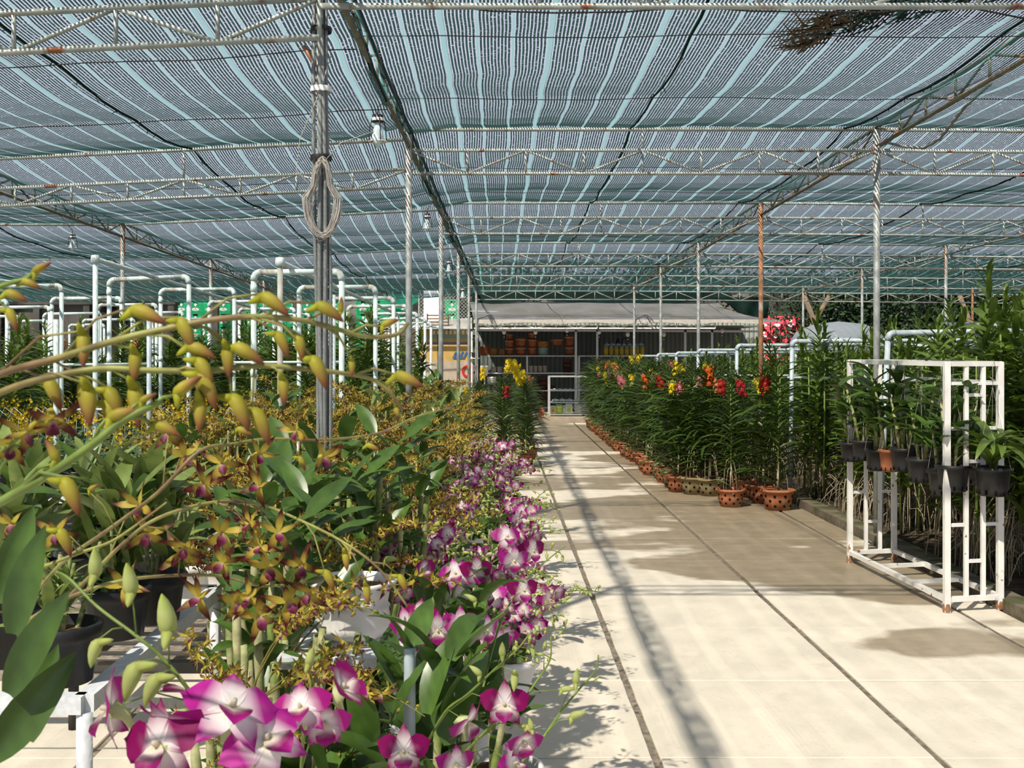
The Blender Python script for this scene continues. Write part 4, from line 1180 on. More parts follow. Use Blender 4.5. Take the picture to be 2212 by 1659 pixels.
ROOTS = [roots_mesh(6, .40, .14, random.Random(k)).mesh('roots', M_root) for k in range(3)]
HROOTS = [roots_mesh(30, .62, .30, random.Random(10+k)).mesh('roots', M_root) for k in range(3)]
def spike_mesh(c1, c2, rg, L_=.36, n=16):
    mb = MB(); f = van_flower(c1, c2); pts = [Vector((0, 0, 0)), Vector((.03, 0, L_*.4)), Vector((.04, 0, L_*.75)), Vector((.03, 0, L_))]
    mb.tube(pts, [.004, .0035, .003, .0015], 5, 0, [(.15, .22, .04)]*4)
    for k in range(n):
        t = .42+.5*k/n; p, d = polyline_at(pts, t); a = k*2.4
        o = Vector((math.cos(a), math.sin(a), rg.uniform(-.1, .5))).normalized(); q = p+o*rg.uniform(.03, .062)
        mb.tube([p, q], .0012, 3, 0, [c1]*2, cap=False)
        mb.merge(f, face(q, o+Vector((rg.uniform(-.3, .3), rg.uniform(-.6, .1), 0)), 0, rg.uniform(1.2, 1.6)))
    for k in range(5):
        p, d = polyline_at(pts, .93+.014*k); mb.merge(BDs, face(p, (math.cos(k*2), math.sin(k*2), .8), 0, .6))
    return mb
FC = {'yellow': ((.80, .60, .01), (.85, .68, .04)), 'red': ((.40, .010, .012), (.48, .02, .02)), 'orange': ((.72, .16, .02), (.68, .10, .02)), 'pink': ((.72, .18, .24), (.75, .30, .32)), 'crimson': ((.35, .005, .02), (.42, .01, .03)), 'salmon': ((.75, .28, .14), (.7, .2, .1)), 'magenta': ((.5, .03, .2), (.6, .1, .3)), 'violet': ((.4, .12, .45), (.5, .25, .5))}
SPK = {c: [spike_mesh(a, b, random.Random(hash(c) % 7 if False else i+len(c))).mesh('flower_spike', M_petal, col=True) for i in range(2)] for c, (a, b) in FC.items()}
STEMV = MB().tube([(0, 0, .08), (.008, .004, .6), (.0, .0, 1.22)], [.009, .008, .005], 7).mesh('stem', M_stem)
STEMB = MB().tube([(0, 0, .08), (.006, .003, .32)], [.012, .010], 7).mesh('stem_base', mat('pale dry stem base', (.42, .36, .26), .8, .2, vary=.2, scale=20))
# shared pot meshes
_t = thing('tmp', 'x', 'x'); make_pot(_t, .165, .20, M_terra, 9); _kids = {c.name.split('.')[0]: c for c in _t.children}
PM_t = _kids['pot'].data; PM_s = _kids['soil'].data; PM_h = _kids['pot'].children[0].data
for c in list(_t.children_recursive)+[_t]: bpy.data.objects.remove(c)
def potted_vanda(x, y, s, az, label, group, flowers=(), near=False, potmat=None, nleaf=56, z=0.0, hsc=1.0):
    t = thing('potted_orchid', label, 'orchid', (x, y, z), az, group)
    M = S(s*.95)
    po = link('pot', PM_t, t, M); hs = link('drainage_holes', PM_h, po); hs['kind'] = 'stuff'; link('soil', PM_s, t, M)
    if potmat:
        po.data = PM_t.copy(); po.data.materials[0] = potmat
    k = random.randrange(6)
    F_ = T(0, 0, .12*s) @ S(s, s, s*hsc)
    link('stem', STEMV, t, F_); link('stem_base', STEMB, t, F_)
    if near:
        for b, a_, el, ro, sc, kk in vanda_foliage(1.22, nleaf, VL, 0, .45, .08, .72, random):
            link('leaf', VLM[kk], t, F_ @ place(b, a_, el, ro, sc))
    else: link('foliage', VFOL[k], t, F_)
    link('roots', ROOTS[k % 3], t, F_)
    for fl in flowers:
        c, dx, dz, sc = (fl+(0, 0, 1))[:4] if isinstance(fl, tuple) else (fl, 0, 0, 1)
        o = link('flower_spike', random.choice(SPK[c]), t, T(dx+rnd(-.03, .03), rnd(-.08, .04), (1.05+.02+dz)*s) @ R(rnd(-.3, .3), 'Y') @ R(rnd(0, 6), 'Z') @ S(s*sc))
        tag(o, c+' flower spike')
    return t
# ------------------------------------------------------------------ right side: potted row, hedge, pipes, rack
grp = 'potted strap-leaved orchids along the right of the path'
M_terrag = mat('mossy terracotta', (0.24, 0.19, 0.10), 0.85, 0.2, vary=0.25, scale=9, bump=.1)
p = G(1680, 1100)
potted_vanda(p.x, p.y, 1.06, .08, 'large strap-leaved orchid in the rightmost terracotta pot at the front of the row', grp, (('red', -.15, -.12, .9),), near=True)
p = G(1578, 1093)
potted_vanda(p.x, p.y, .92, -.1, 'strap-leaved orchid in a round terracotta pot standing out alone on the path', grp, (('crimson', .15, .02, .9), ('red', -.1, .05, .8)), near=True)
p = G(1500, 1068)
potted_vanda(p.x, p.y+.05, 1.0, .05, 'tall strap-leaved orchid with pale stem in a mossy brown pot at the path edge', grp, (), near=True, potmat=M_terrag)
cols = ['yellow', 'yellow', 'red', 'orange', 'yellow', 'pink', 'yellow', 'salmon', 'yellow', 'pink', 'violet', 'yellow', 'orange']
rowdef = [('outer row by path', 2.02, 12.45, .42, 26), ('middle row', 2.36, 12.1, .46, 24), ('row by kerb', 2.72, 11.5, .50, 23)]
fi = 0
for nm_, X_, y0, dy, n in rowdef:
    for k in range(n):
        y = y0+dy*k
        if y > 23.4: break
        fs = ()
        if random.random() < .62:
            fs = ((cols[fi % len(cols)], rnd(-.1, .1), rnd(-.12, .12), rnd(.8, 1.1)),); fi += 1
            if random.random() < .35: fs += ((cols[(fi*5) % len(cols)], rnd(-.15, .15), rnd(-.1, .1), .8),)
        desc = ('with a %s flower spike' % fs[0][0]) if fs else 'without flowers'
        potted_vanda(X_+rnd(-.05, .05)-.012*(y-12)*(.3 if X_ < 2.2 else 0), y+rnd(-.05, .05), rnd(.86, 1.0), rnd(-.5, .5), 'strap-leaved orchid %s, %s pot back, %s' % (desc, ORD[k] if k < 30 else 'last', nm_), grp, fs,
                     potmat=M_terrag if random.random() < .2 else None)
for k, (px, py) in enumerate([(1655, 1088), (1548, 1075)]):
    q = G(px, py+2); t = thing('empty_pot', 'terracotta pot tucked behind the %s front pot' % ['rightmost', 'round'][k], 'pot', (q.x, q.y+.35, 0), 0, 'spare terracotta pots')
    po = link('pot', PM_t, t, S(.85)); link('drainage_holes', PM_h, po)['kind'] = 'stuff'; link('soil', PM_s, t, S(.85))
# tall hedge of orchids in the bed
hg = 'tall orchids of the hedge right of the walkway'
k = 0
for y in [8.6, 9.05, 9.5, 9.95, 10.4, 10.9, 11.4, 12.0, 12.6, 13.3, 14.0, 14.8, 15.6, 16.5, 17.5, 18.6, 19.8, 21, 22.2]:
    xm = y*1140/2400+.6
    x = 3.42; fc = 0
    while x < min(xm, 8.0):
        if not (y < 9.3 and x < 3.75) and (y < 11 or random.random() < .85):
            front = y < 9.4; fc += 1
            t = thing('hedge_orchid', 'tall leafy orchid stems in the hedge, %s' % ('%s row, %s from the walkway' % (('front' if y < 9 else 'second'), ORD[fc-1].replace('nearest', 'first')) if front else 'deep inside among the others'), 'orchid', (x+rnd(-.1, .1), y+rnd(-.12, .12), .0), rnd(0, 6.28), hg)
            s = rnd(.90, 1.04)*(1.10 if x > 4.4 and y < 11 else 1.0)*(1 if y < 14 else .9)
            link('foliage', random.choice(HFOL), t, T(0, 0, .02) @ S(s)); link('roots', random.choice(HROOTS), t, T(0, 0, .02) @ S(s))
            st = MB() if k == 0 else None
            if k == 0:
                for q in range(3): st.tube([(.08*math.cos(q*2.1), .08*math.sin(q*2.1), .02), (.1*math.cos(q*2.1), .1*math.sin(q*2.1), .8), (.1*math.cos(q*2.1+.1), .12*math.sin(q*2.1), 1.5)], [.012, .010, .006], 6)
                STM3 = st.mesh('stems', M_stem)
            link('stems', STM3, t, S(s)); k += 1
        x += rnd(.40, .55)*(1 if y < 13 else 1.4)
# leafy tall plants close at far right edge
for i, (px, Y, hs) in enumerate([(2110, 7.9, 1.02), (2200, 7.6, 1.12), (2290, 7.4, 1.2), (2350, 7.9, 1.25), (2060, 8.3, 1.05), (2160, 8.5, 1.15), (2250, 8.3, 1.2)]):
    t = thing('hedge_orchid', 'broad-leaved tall orchid at the right edge, %s one from the rack' % WHICH[i], 'orchid', (P(px, 0, Y).x, Y, 0), rnd(0, 6), hg)
    link('foliage', HFOL[i % 5], t, T(0, 0, .02) @ S(hs)); link('roots', HROOTS[i % 3], t, S(hs)); link('stems', STM3, t, S(hs))
# grey pipes of the hedge
def pipe_elbow(mb, a, b, c, r, n=4, rad=.06):
    a, b, c = Vector(a), Vector(b), Vector(c); u = (a-b).normalized(); w = (c-b).normalized(); pts = []
    for k in range(n+1):
        t = k/n; p0 = b+u*rad*(1-t); p1 = b+w*rad*t; pts.append(p0*(1-t)+p1*t)
    return mb.tube(pts, r, 9)
for k, (px, py, Y, L_, tilt) in enumerate([(1918, 719, 8.9, 2.3, .06), (1711, 737, 11.6, 3.0, .02), (1592, 746, 14.0, 2.4, .02), (1508, 756, 16.8, 2.2, .0), (1461, 762, 18.6, 2.0, .0), (1420, 765, 20.3, 1.9, 0), (1383, 769, 22.3, 1.8, 0)]):
    p = P(px, py, Y)
    t = thing('pipe_support', 'grey plastic pipe frame over the hedge, %s from the camera' % ORD[k].replace('nearest', 'closest'), 'frame', (p.x, p.y, 0), 0, 'grey pipe frames over the hedge')
    lean = -.07 if k == 0 else -.02
    obj('post', MB().tube([(lean, 0, 0), (0, 0, p.z-.06)], .022, 9), M_pvcg, t)
    obj('top_pipe', MB().tube([(.06, 0, p.z), (L_*.5, 0, p.z+tilt*.3), (L_, 0, p.z+tilt)], .022, 9), M_pvcg, t)
    obj('elbow', pipe_elbow(MB(), (0, 0, p.z-1), (0, 0, p.z), (1, 0, p.z), .027), M_pvcg, t)
    obj('post', MB().tube([(L_, 0, 0), (L_, 0, p.z+tilt)], .022, 9), M_pvcg, t)
    obj('cross_pipe', MB().tube([(-.05, 0, p.z-.38), (L_*.6, 0, p.z-.38)], .012, 7), M_pvcg, t)
for k, (px, py, Y) in enumerate([(2050, 700, 10.0), (1800, 733, 13.0), (1900, 745, 11.0)]):
    p = P(px, py, Y); o = obj('water_pipe', MB().tube([p, p+Vector((.8, .1, -.02)), p+Vector((1.8, .1, .06))], .019, 8), M_pvcg); tag(o, 'pale plastic pipe lying across the hedge tops, %s' % ['upper right one', 'middle one', 'lower one'][k], 'pipe')

# white rack
Fl, Fr = G(2045, 1322), G(2160, 1316)
Bl, Br = G(1836, 1215), None
ax = (Bl-Fl); Br = Fr+ax
zt = 1.50
rk = thing('display_rack', 'white painted square-tube metal rack with hanging pots', 'rack', (0, 0, 0))
def rbar(a, b, w, name): obj(name, MB().bar(a, b, w), M_white, rk, smooth=False)
def zz(p, z): return Vector((p.x, p.y, z))
zf = {0: zt, 1: zt+.005}
for p_ in (Fl, Fr, Bl, Br):
    rbar(zz(p_, .0), zz(p_, zt), .035, 'corner_post')
    obj('foot', MB().lathe([(.024, .004), (.026, .02), (.022, .045), (.02, .05)], 10, (p_.x, p_.y, 0)), M_rusty, rk)
for z in (.075, zt-.012):
    rbar(zz(Fl, z), zz(Fr, z), .03, 'end_rail'); rbar(zz(Bl, z), zz(Br, z), .03, 'end_rail')
    rbar(zz(Fl, z), zz(Bl, z), .03, 'side_rail'); rbar(zz(Fr, z), zz(Br, z), .03, 'side_rail')
for z in (zt-.13,): rbar(zz(Fr, z), zz(Br, z), .026, 'inner_rail'); rbar(zz(Fl, z), zz(Fr, z), .02, 'inner_rail')
for t_ in (.33, .66): rbar(zz(Fl.lerp(Bl, t_), .075), zz(Fr.lerp(Br, t_), .075), .026, 'bottom_crossbar')
for A_, B_ in ((Fl, Fr), (Bl, Br)):
    u1, u2 = A_.lerp(B_, .36), A_.lerp(B_, .68)
    rbar(zz(u1, .08), zz(u1, zt-.02), .024, 'end_upright'); rbar(zz(u2, .08), zz(u2, zt-.02), .024, 'end_upright')
    for a, b, z in ((A_, u1, 1.10), (u2, B_, 1.10), (u1, u2, 1.30), (u1, u2, .90), (A_, u1, .52), (u2, B_, .52), (u1, u2, .30)):
        rbar(zz(a, z), zz(b, z), .02, 'ladder_bar')
# hanging pots on the rack
def hang_pot(p, r, h, mt, label, kind, zhang, scale=1.0, nl=16):
    t = thing('hanging_orchid', label, 'orchid', p, rnd(0, 6), 'orchids hanging in the white rack')
    po = obj('pot', MB().lathe([(0, 0), (r*.74, 0), (r*.80, h*.2), (r*.92, h*.86), (r*1.05, h*.86), (r*1.07, h*.97), (r, h), (r*.92, h*.97), (r*.9, h*.85)], 16), mt, t)
    obj('soil', MB().lathe([(r*.9, h*.86), (r*.4, h*.92), (0, h*.9)], 12), M_soil, t)
    sl = MB()
    for k in range(10):
        a = 2*PI*k/10; c = Vector((math.cos(a)*r*.79, math.sin(a)*r*.79, h*.13)); sl.box(c, (r*.06, r*.10, h*.16), 0, R(a, 'Z').to_3x3())
    obj('slots', sl, M_hole, po)
    wr = MB()
    for k in range(3):
        a = 2*PI*k/3+.5; wr.tube([(math.cos(a)*r, math.sin(a)*r, h*.97), (0, 0, zhang-p.z-.12)], .0012, 3, cap=False)
    wr.tube([(0, 0, zhang-p.z-.12), (0, 0, zhang-p.z+.01), (.02, 0, zhang-p.z+.035), (.03, 0, zhang-p.z)], .002, 4)
    obj('hanger', wr, M_wire, t)
    if kind == 'cane':
        for k in range(3):
            a = rnd(0, 6.28); tx, ty = math.cos(a)*rnd(.05, .13), math.sin(a)*rnd(.05, .13); hh = rnd(.30, .52)*scale
            c0 = Vector((math.cos(a)*.03, math.sin(a)*.03, h*.85))
            obj('cane', MB().tube([c0, c0+Vector((tx*.4, ty*.4, hh*.5)), c0+Vector((tx, ty, hh))], [.010, .012, .006], 7), M_cane, t)
            for q in range(nl//2):
                f = .30+.7*q/(nl//2-1); b = c0+Vector((tx*f, ty*f, hh*f)); az = a+(0 if q % 2 else PI)+rnd(-.6, .6)
                link('leaf', DLM[random.randrange(3)], t, place(b, az, rnd(.35, .9), rnd(-.3, .3), rnd(1.25, 1.6)*scale))
    elif kind == 'strap':
        for q in range(30):
            az = q*2.4+rnd(-.3, .3); link('leaf', STLM[q % 3], t, place((0, 0, h*.9+.004*q), az, rnd(.75, 1.35), rnd(-.7, .7), rnd(1.1, 1.5)))
    return t
zr = zt-.03
L0, L1 = Fl, Bl
side_pts = [(.93, -.03, .085, .14, M_black), (.80, -.02, .085, .145, M_black), (.67, .0, .085, .15, M_black), (.54, .0, .07, .15, M_terra), (.45, .04, .09, .155, M_black), (.30, .05, .09, .155, M_black), (.13, .06, .085, .16, M_black), (.03, .06, .10, .16, M_black)]
nmz = ['far end', 'second from the far end', 'third from the far end', 'in the small terracotta pot', 'just nearer than the terracotta pot', 'in the middle near part', 'second from the near end', 'at the near corner post']
for k, (t_, dx, r, h, mt) in enumerate(side_pts):
    q = Fl.lerp(Bl, t_); z = .74+.03*math.sin(k*2)+(.02 if t_ > .5 else -.0)-(.05 if k > 5 else 0)
    hang_pot(Vector((q.x+dx, q.y, z)), r*1.0, h, mt, 'caned orchid hanging in the rack, %s' % nmz[k], 'cane', zr, rnd(.95, 1.1), 16)
q = Fr.lerp(Fl, .35); hang_pot(Vector((q.x+.01, q.y-.13, .71)), .108, .17, M_black, 'low strap-leaved orchid in a black pot at the front end of the rack', 'strap', zr)
q = Fr.lerp(Br, .1); hang_pot(Vector((q.x-.03, q.y+.05, .73)), .085, .16, M_black, 'low strap-leaved orchid in a black pot behind the front right post', 'strap', zr)
for k in range(4):
    q = Fr.lerp(Br, .3+.18*k); hang_pot(Vector((q.x-.04, q.y, .75)), .075, .14, M_black, 'caned orchid hanging on the hedge side of the rack, %s from the front' % WHICH[k], 'cane', zr-.1, .85, 10)
# ------------------------------------------------------------------ left side
# white-green pipe frames
def uframe(pxl, pxr, py, Y, label, group, dz=0.0, r=.021):
    a, b = P(pxl, py, Y), P(pxr, py+dz, Y)
    t = thing('pipe_arch', label, 'frame', (a.x, Y, 0), 0, group)
    w = b.x-a.x
    obj('post', MB().tube([(0, 0, 0), (0, 0, a.z-.06)], r, 9), M_pvc, t)
    obj('post', MB().tube([(w, 0, 0), (w, 0, b.z-.06)], r, 9), M_pvc, t)
    obj('crossbar', MB().tube([(.06, 0, a.z), (w-.06, 0, b.z)], r, 9), M_pvc, t)
    obj('elbow', pipe_elbow(MB(), (0, 0, a.z-1), (0, 0, a.z), (1, 0, a.z), r*1.25), M_pvc, t)
    obj('elbow', pipe_elbow(MB(), (w, 0, b.z-1), (w, 0, b.z), (w-1, 0, b.z), r*1.25), M_pvc, t)
    for z in (a.z-.14, a.z-.75): obj('coupling', MB().tube([(0, 0, z), (0, 0, z+.05)], r*1.18, 9), M_pvc, t)
    return t
rows_ = {
 'front right row': [(548, 738, 588, 7.96), (646, 811, 621, 10.0), (712, 850, 645, 11.8), (752, 880, 662, 13.5), (792, 901, 678, 15.2), (817, 918, 689, 16.9), (840, 931, 699, 18.6), (862, 950, 707, 20.2)],
 'middle row': [(236, 408, 604, 10.0), (347, 506, 626, 11.7), (452, 592, 652, 13.5), (517, 636, 668, 15.2), (560, 668, 680, 17.0), (596, 700, 691, 18.8)],
 'left row': [(-20, 133, 618, 11.0), (112, 262, 645, 12.8), (212, 338, 659, 14.2), (285, 395, 676, 16.2), (340, 440, 690, 18.2)],
 'far left row': [(-60, 15, 650, 13.0), (-10, 107, 664, 14.2), (95, 217, 678, 16.0), (180, 290, 691, 18.0)],
 'back left row': [(19, 103, 694, 17.5), (150, 225, 702, 20.0), (-40, 40, 684, 16.0)]}
for rn, fr_ in rows_.items():
    for k, (a, b, y, Y) in enumerate(fr_):
        uframe(a, b, y, Y, 'pale plastic pipe arch, %s of the %s' % (ORD[k] if k else 'nearest', rn), 'pale pipe arches over the left beds', dz=-6 if rn == 'middle row' and k == 0 else -1)
for nm_, px, py, Y, pts, rz_ in [('long rail from the tall left post', 206, 560, 8.4, [(206, 560, 8.4), (380, 613, 10.6), (500, 650, 13.2), (640, 694, 18.0)], .022), ('long rail from the stained centre post', 605, 566, 7.6, [(605, 566, 7.6), (760, 636, 11.0), (860, 680, 15.0)], .022), ('long rail behind the far left arches', 0, 604, 9, [(-20, 604, 9.6), (140, 625, 11.5), (240, 655, 14), (330, 680, 18)], .018)]:
    q = [P(*v) for v in pts]
    t = thing('pipe_rail', 'sloping pipe, '+nm_, 'pipe', (q[0].x, q[0].y, 0))
    o0 = Vector((q[0].x, q[0].y, 0))
    obj('rail', MB().tube([v-o0 for v in q], rz_*.9, 8), M_pvc, t)
    obj('post', MB().tube([(0, 0, 0), (0, 0, q[0].z)], rz_*.9, 9), M_pvc if px != 605 else mat('stained pipe', (.36, .30, .22), .6, .3, vary=.2, scale=6, rgb2=(.5, .56, .54), mixs=2), t)
    e = q[-1]-o0; obj('post', MB().tube([(e.x, e.y, 0), (e.x, e.y, e.z)], rz_*.9, 9), M_pvc, t)
    obj('elbow', MB().lathe([(0, -.03), (.03, -.03), (.034, 0), (.03, .03), (0, .035)], 9, (0, 0, q[0].z)), M_pvc, t)
for k, (px, y0, y1, Y, mt) in enumerate([(121, 690, 870, 8.2, M_pvc), (322, 668, 890, 8.6, M_pvcg), (719, 637, 850, 7.4, M_pvc)]):
    a = P(px, y0, Y); o = obj('stake_pipe', MB().tube([(a.x, Y, 0), (a.x, Y, a.z)], .019, 9), mt); tag(o, 'open-topped plastic pipe stake standing in the left beds, %s' % ['leftmost', 'middle grey one', 'right one by the cable post'][k], 'pipe')
for k, (pts) in enumerate([[(126, 788, 8.3), (322, 786, 8.6)], [(500, 783, 8.0), (740, 782, 8.0)], [(126, 885, 8.3), (300, 884, 8.3)]]):
    o = obj('crossbar_pipe', MB().tube([P(*pts[0]), P(*pts[1])], .010, 7), M_pvc); tag(o, 'thin horizontal pipe tied between stakes, %s' % ['upper left', 'right of the stained post', 'lower left'][k], 'pipe')

# benches -----------------------------------------------------------
def bench(x0, x1, y0, y1, z, label, mt=M_whitew, slats=True, legs=True, th=.045):
    t = thing('nursery_bench', label, 'bench', (x0, y0, 0))
    w, d = x1-x0, y1-y0
    for a, b, n in (((0, 0), (w, 0), 'front_rail'), ((0, d), (w, d), 'back_rail'), ((0, 0), (0, d), 'side_rail'), ((w, 0), (w, d), 'side_rail')):
        obj(n, MB().bar((a[0], a[1], z-th/2), (b[0], b[1], z-th/2), .05, th), mt, t, smooth=False)
    if slats:
        n = int(d/(.28 if z > .64 else .16))
        sm = MB().bar((0, 0, z-.012), (w, 0, z-.012), .006 if z > .64 else .035, .010).mesh('slat', M_olive if z > .64 else mt, smooth=False)
        for k in range(1, n): link('slat', sm, t, T(0, d*k/n, 0))
    if legs:
        for a in ([0, w] if w < 1.6 else [0, w*.5, w]):
            for b in (0, d): obj('leg', MB().tube([(a, b, 0), (a, b, z-th)], .022, 8), mt, t)
    return t
b1 = bench(-4.6, -1.93, 7.4, 11.2, .60, 'long white bench carrying black pots of yellow-flowered orchids')
b2 = bench(-2.4, -1.075, 2.90, 4.25, .665, 'white painted wooden plant bench in the left foreground', slats=True)
obj('brace', MB().bar((1.33, .15, .60), (1.50, .75, .40), .03), M_whitew, b2, smooth=False)
bench(-6.8, -1.9, 11.8, 20.5, .45, 'low bench under the far left rows of strap-leaved plants', M_conc, True)
bench(-1.75, -.75, 4.6, 14.0, .28, 'low bench hidden under the brown and yellow orchids', M_conc, True)

# oncidium bench ----------------------------------------------------
ONM = []
for k in range(4):
    rg = random.Random(k+200); mb = MB(); lf = MB()
    for s in range(3):
        a = rg.uniform(0, 6.28); L_ = rg.uniform(.30, .48)
        pts = [Vector((0, 0, .1)), Vector((math.cos(a)*.05, math.sin(a)*.05, .1+L_*.6)), Vector((math.cos(a)*.15, math.sin(a)*.15, .1+L_))]
        mb.tube(pts, .0016, 3, 0, [(.2, .26, .06)]*3, cap=False)
        for q in range(6):
            p, d = polyline_at(pts, .68+.06*q); o = Vector((math.cos(q*2), math.sin(q*2)-.5, .2))
            mb.merge(OFL, face(p+o.normalized()*.02, o+Vector((0, -.8, 0)), 0, rg.uniform(.9, 1.3)))
    ONM.append(mb.mesh('flower_spray', M_petal, col=True))
OL_ = [oval_leaf(.14, .034, b, .3, 5) for b in (.3, .8, 1.3)]
OLM = []
for k in range(4):
    rg = random.Random(k+300); mb = MB()
    for q in range(20):
        b = (rg.uniform(-.05, .05), rg.uniform(-.05, .05), .11+rg.uniform(0, .12)); mb.merge(OL_[q % 3], place(b, rg.uniform(0, 6.28), rg.uniform(.1, 1.1), rg.uniform(-.4, .4), rg.uniform(.8, 1.25)))
    OLM.append(mb.mesh('foliage', M_oleaf))
BPM = MB().lathe([(0, 0), (.07, 0), (.085, .10), (.095, .10), (.096, .125), (.085, .125), (.08, .09), (0, .095)], 12).mesh('pot', M_black)
for i in range(14):
    for j in range(13):
        x = -4.5+.195*i; y = 7.5+.28*j
        if x > -1.98: continue
        near = j == 0
        t = thing('potted_oncidium', 'small orchid in a black pot on the long bench, %s' % (('front edge, %s from the right' % ORD[13-i].replace('nearest', 'first')) if near else 'among the crowded rows'), 'orchid', (x+rnd(-.01, .01), y+rnd(-.02, .02), .602), rnd(0, 6.28), 'small potted orchids on the long white bench')
        link('pot', BPM, t); link('foliage', random.choice(OLM), t)
        if random.random() < .55: link('flower_spray', random.choice(ONM), t)
# white zigzag wire hangers above it
hz = 0
for k in range(11):
    x = -4.1+.21*k; y = 9.0+.28*(k % 3)
    wz = MB(); z0 = P(0, 880, y).z
    for q in range(3):
        X0 = x+.07*q; wz.tube([(X0, y, z0-.10), (X0+.05, y, z0), (X0+.16, y, z0-.09)], .0022, 4); wz.tube([(X0, y, z0-.10), (X0-.01, y, z0-.38)], .0015, 3); wz.tube([(X0+.16, y, z0-.09), (X0+.15, y, z0-.36)], .0015, 3)
    o = obj('wire_hanger', wz, M_wwire); tag(o, 'bent white wire hangers above the yellow orchids, %s group from the left' % ORD[k].replace('nearest', 'first'), 'wire', 'white wire hangers over the long bench')

# back left strap-leaved rows ---------------------------------------
for y in [9.6, 10.3, 11.0, 11.8, 12.7, 13.7, 14.8, 16.0, 17.3, 18.8, 20.2]:
    x = -.72*y*.62 if False else max(-10.5, P(-60, 0, y).x)
    while x < P(900 if y > 12 else 830, 0, y).x:
        if not (-4.6 < x < -1.9 and y < 11.3) or y > 11.2:
            t = thing('strap_orchid', 'dark strap-leaved orchid standing under the left pipe arches', 'orchid', (x+rnd(-.1, .1), y+rnd(-.15, .15), .0), rnd(-.7, .7), 'strap-leaved orchids under the left pipe arches')
            s = rnd(.84, 1.04)
            link('foliage', random.choice(VFOL if random.random() < .6 else HFOL), t, T(0, 0, .42) @ S(s, s, s*rnd(.80, .95)) if True else None)
            link('stem', STEMV, t, T(0, 0, -.06) @ S(s, s, s*1.2))
            if random.random() < .05: tag(link('flower_spike', random.choice(SPK['salmon']), t, T(0, -.05, 1.45)), 'salmon flower spike')
        x += rnd(.34, .48)*(1 if y < 14 else 1.3)
# mokara group with yellow flowers, left edge of the path
mg = 'strap-leaved orchids with yellow flowers at the left of the path'
k = 0
for (x, y, s, fs) in [(.08, 14.6, 1.02, (('crimson', .03, -.08, .9),)), (.40, 15.2, .95, (('yellow', .0, .15, 1.1), ('salmon', .2, -.35, .8))), (-.28, 15.3, .9, (('yellow', -.1, .05, .9),)), (.12, 15.6, 1.0, (('yellow', -.05, .28, 1.2), ('yellow', .1, .2, 1.2))), (.48, 16.2, .95, (('yellow', 0, .15, 1.2),)),
                      (-.2, 16.4, .95, (('yellow', 0, .2, 1.2),)), (.2, 16.9, .95, (('yellow', 0, .3, 1.3),)), (.5, 17.5, .95, (('salmon', 0, .1, .9),)), (.1, 18.1, .9, ()), (.5, 18.6, .95, ()), (-.3, 17.6, .9, ()), (.48, 19.8, .9, ()), (.1, 19.6, .9, ()), (.46, 21, .9, ()), (.45, 22.2, .9, ())]:
    potted_vanda(x, y, s*.84, rnd(-.4, .4), 'strap-leaved orchid at the left edge of the path, %s, %s' % (ORD[k].replace('nearest', 'first')+' from the camera', ('with '+fs[0][0]+' flowers') if fs else 'no flowers'), mg, fs, near=(k == 0)); k += 1

# single terracotta pot on the paving
p = G(1097, 1117)
sp = thing('potted_orchid', 'lone pale terracotta pot with round holes on the left paving', 'orchid', (p.x, p.y, 0), .3)
make_pot(sp, .115, .20, M_terra2, 9)
link('foliage', VFOL[2], sp, T(0, 0, .12) @ S(.55, .55, .42)); link('stem', STEMV, sp, T(0, 0, .1) @ S(.5))

# brown and yellow dendrobium mass -----------------------------------
def cane_bundle(n, h, rg, lean=.10):
    mb = MB()
    for k in range(n):
        a = rg.uniform(0, 6.28); r = rg.uniform(0, .06); hh = h*rg.uniform(.7, 1.05)
        p = Vector((math.cos(a)*r, math.sin(a)*r, 0)); q = Vector((math.cos(a)*(r+lean*rg.random()), math.sin(a)*(r+lean*rg.random()), hh))
        pts = []; rr = []
        for i in range(13):
            t = i/12; pts.append(p.lerp(q, t)); rr.append((.0105 if i % 2 else .0085)*(1-.35*t))
        mb.tube(pts, rr, 7)
    return mb
CAN = [cane_bundle(6, .75, random.Random(k)).mesh('canes', M_cane) for k in range(3)]
def leafy(n, z0, z1, r, leafs, rg, s0=.9, s1=1.3, el=(.2, 1.1)):
    mb = MB()
    for k in range(n):
        a = rg.uniform(0, 6.28); rr = rg.uniform(.02, r)
        mb.merge(leafs[rg.randrange(len(leafs))], place((math.cos(a)*rr, math.sin(a)*rr, rg.uniform(z0, z1)), rg.uniform(0, 6.28), rg.uniform(*el), rg.uniform(-.5, .5), rg.uniform(s0, s1)))
    return mb
AFOL = [leafy(46, .15, .84, .13, DL, random.Random(k+40)).mesh('foliage', M_dleaf) for k in range(4)]
AFOL2 = [leafy(30, .35, .85, .12, PL, random.Random(k+60), .7, 1.0).mesh('foliage', M_lleaf) for k in range(3)]
WPM = MB().lathe([(0, 0), (.10, 0), (.115, .03), (.10, .06), (.135, .17), (.155, .19), (.158, .215), (.14, .22), (.13, .19), (0, .185)], 18).mesh('pot', M_potw)
SPD = MB().lathe([(.128, .188), (.07, .205), (0, .2)], 12).mesh('soil', M_soil)
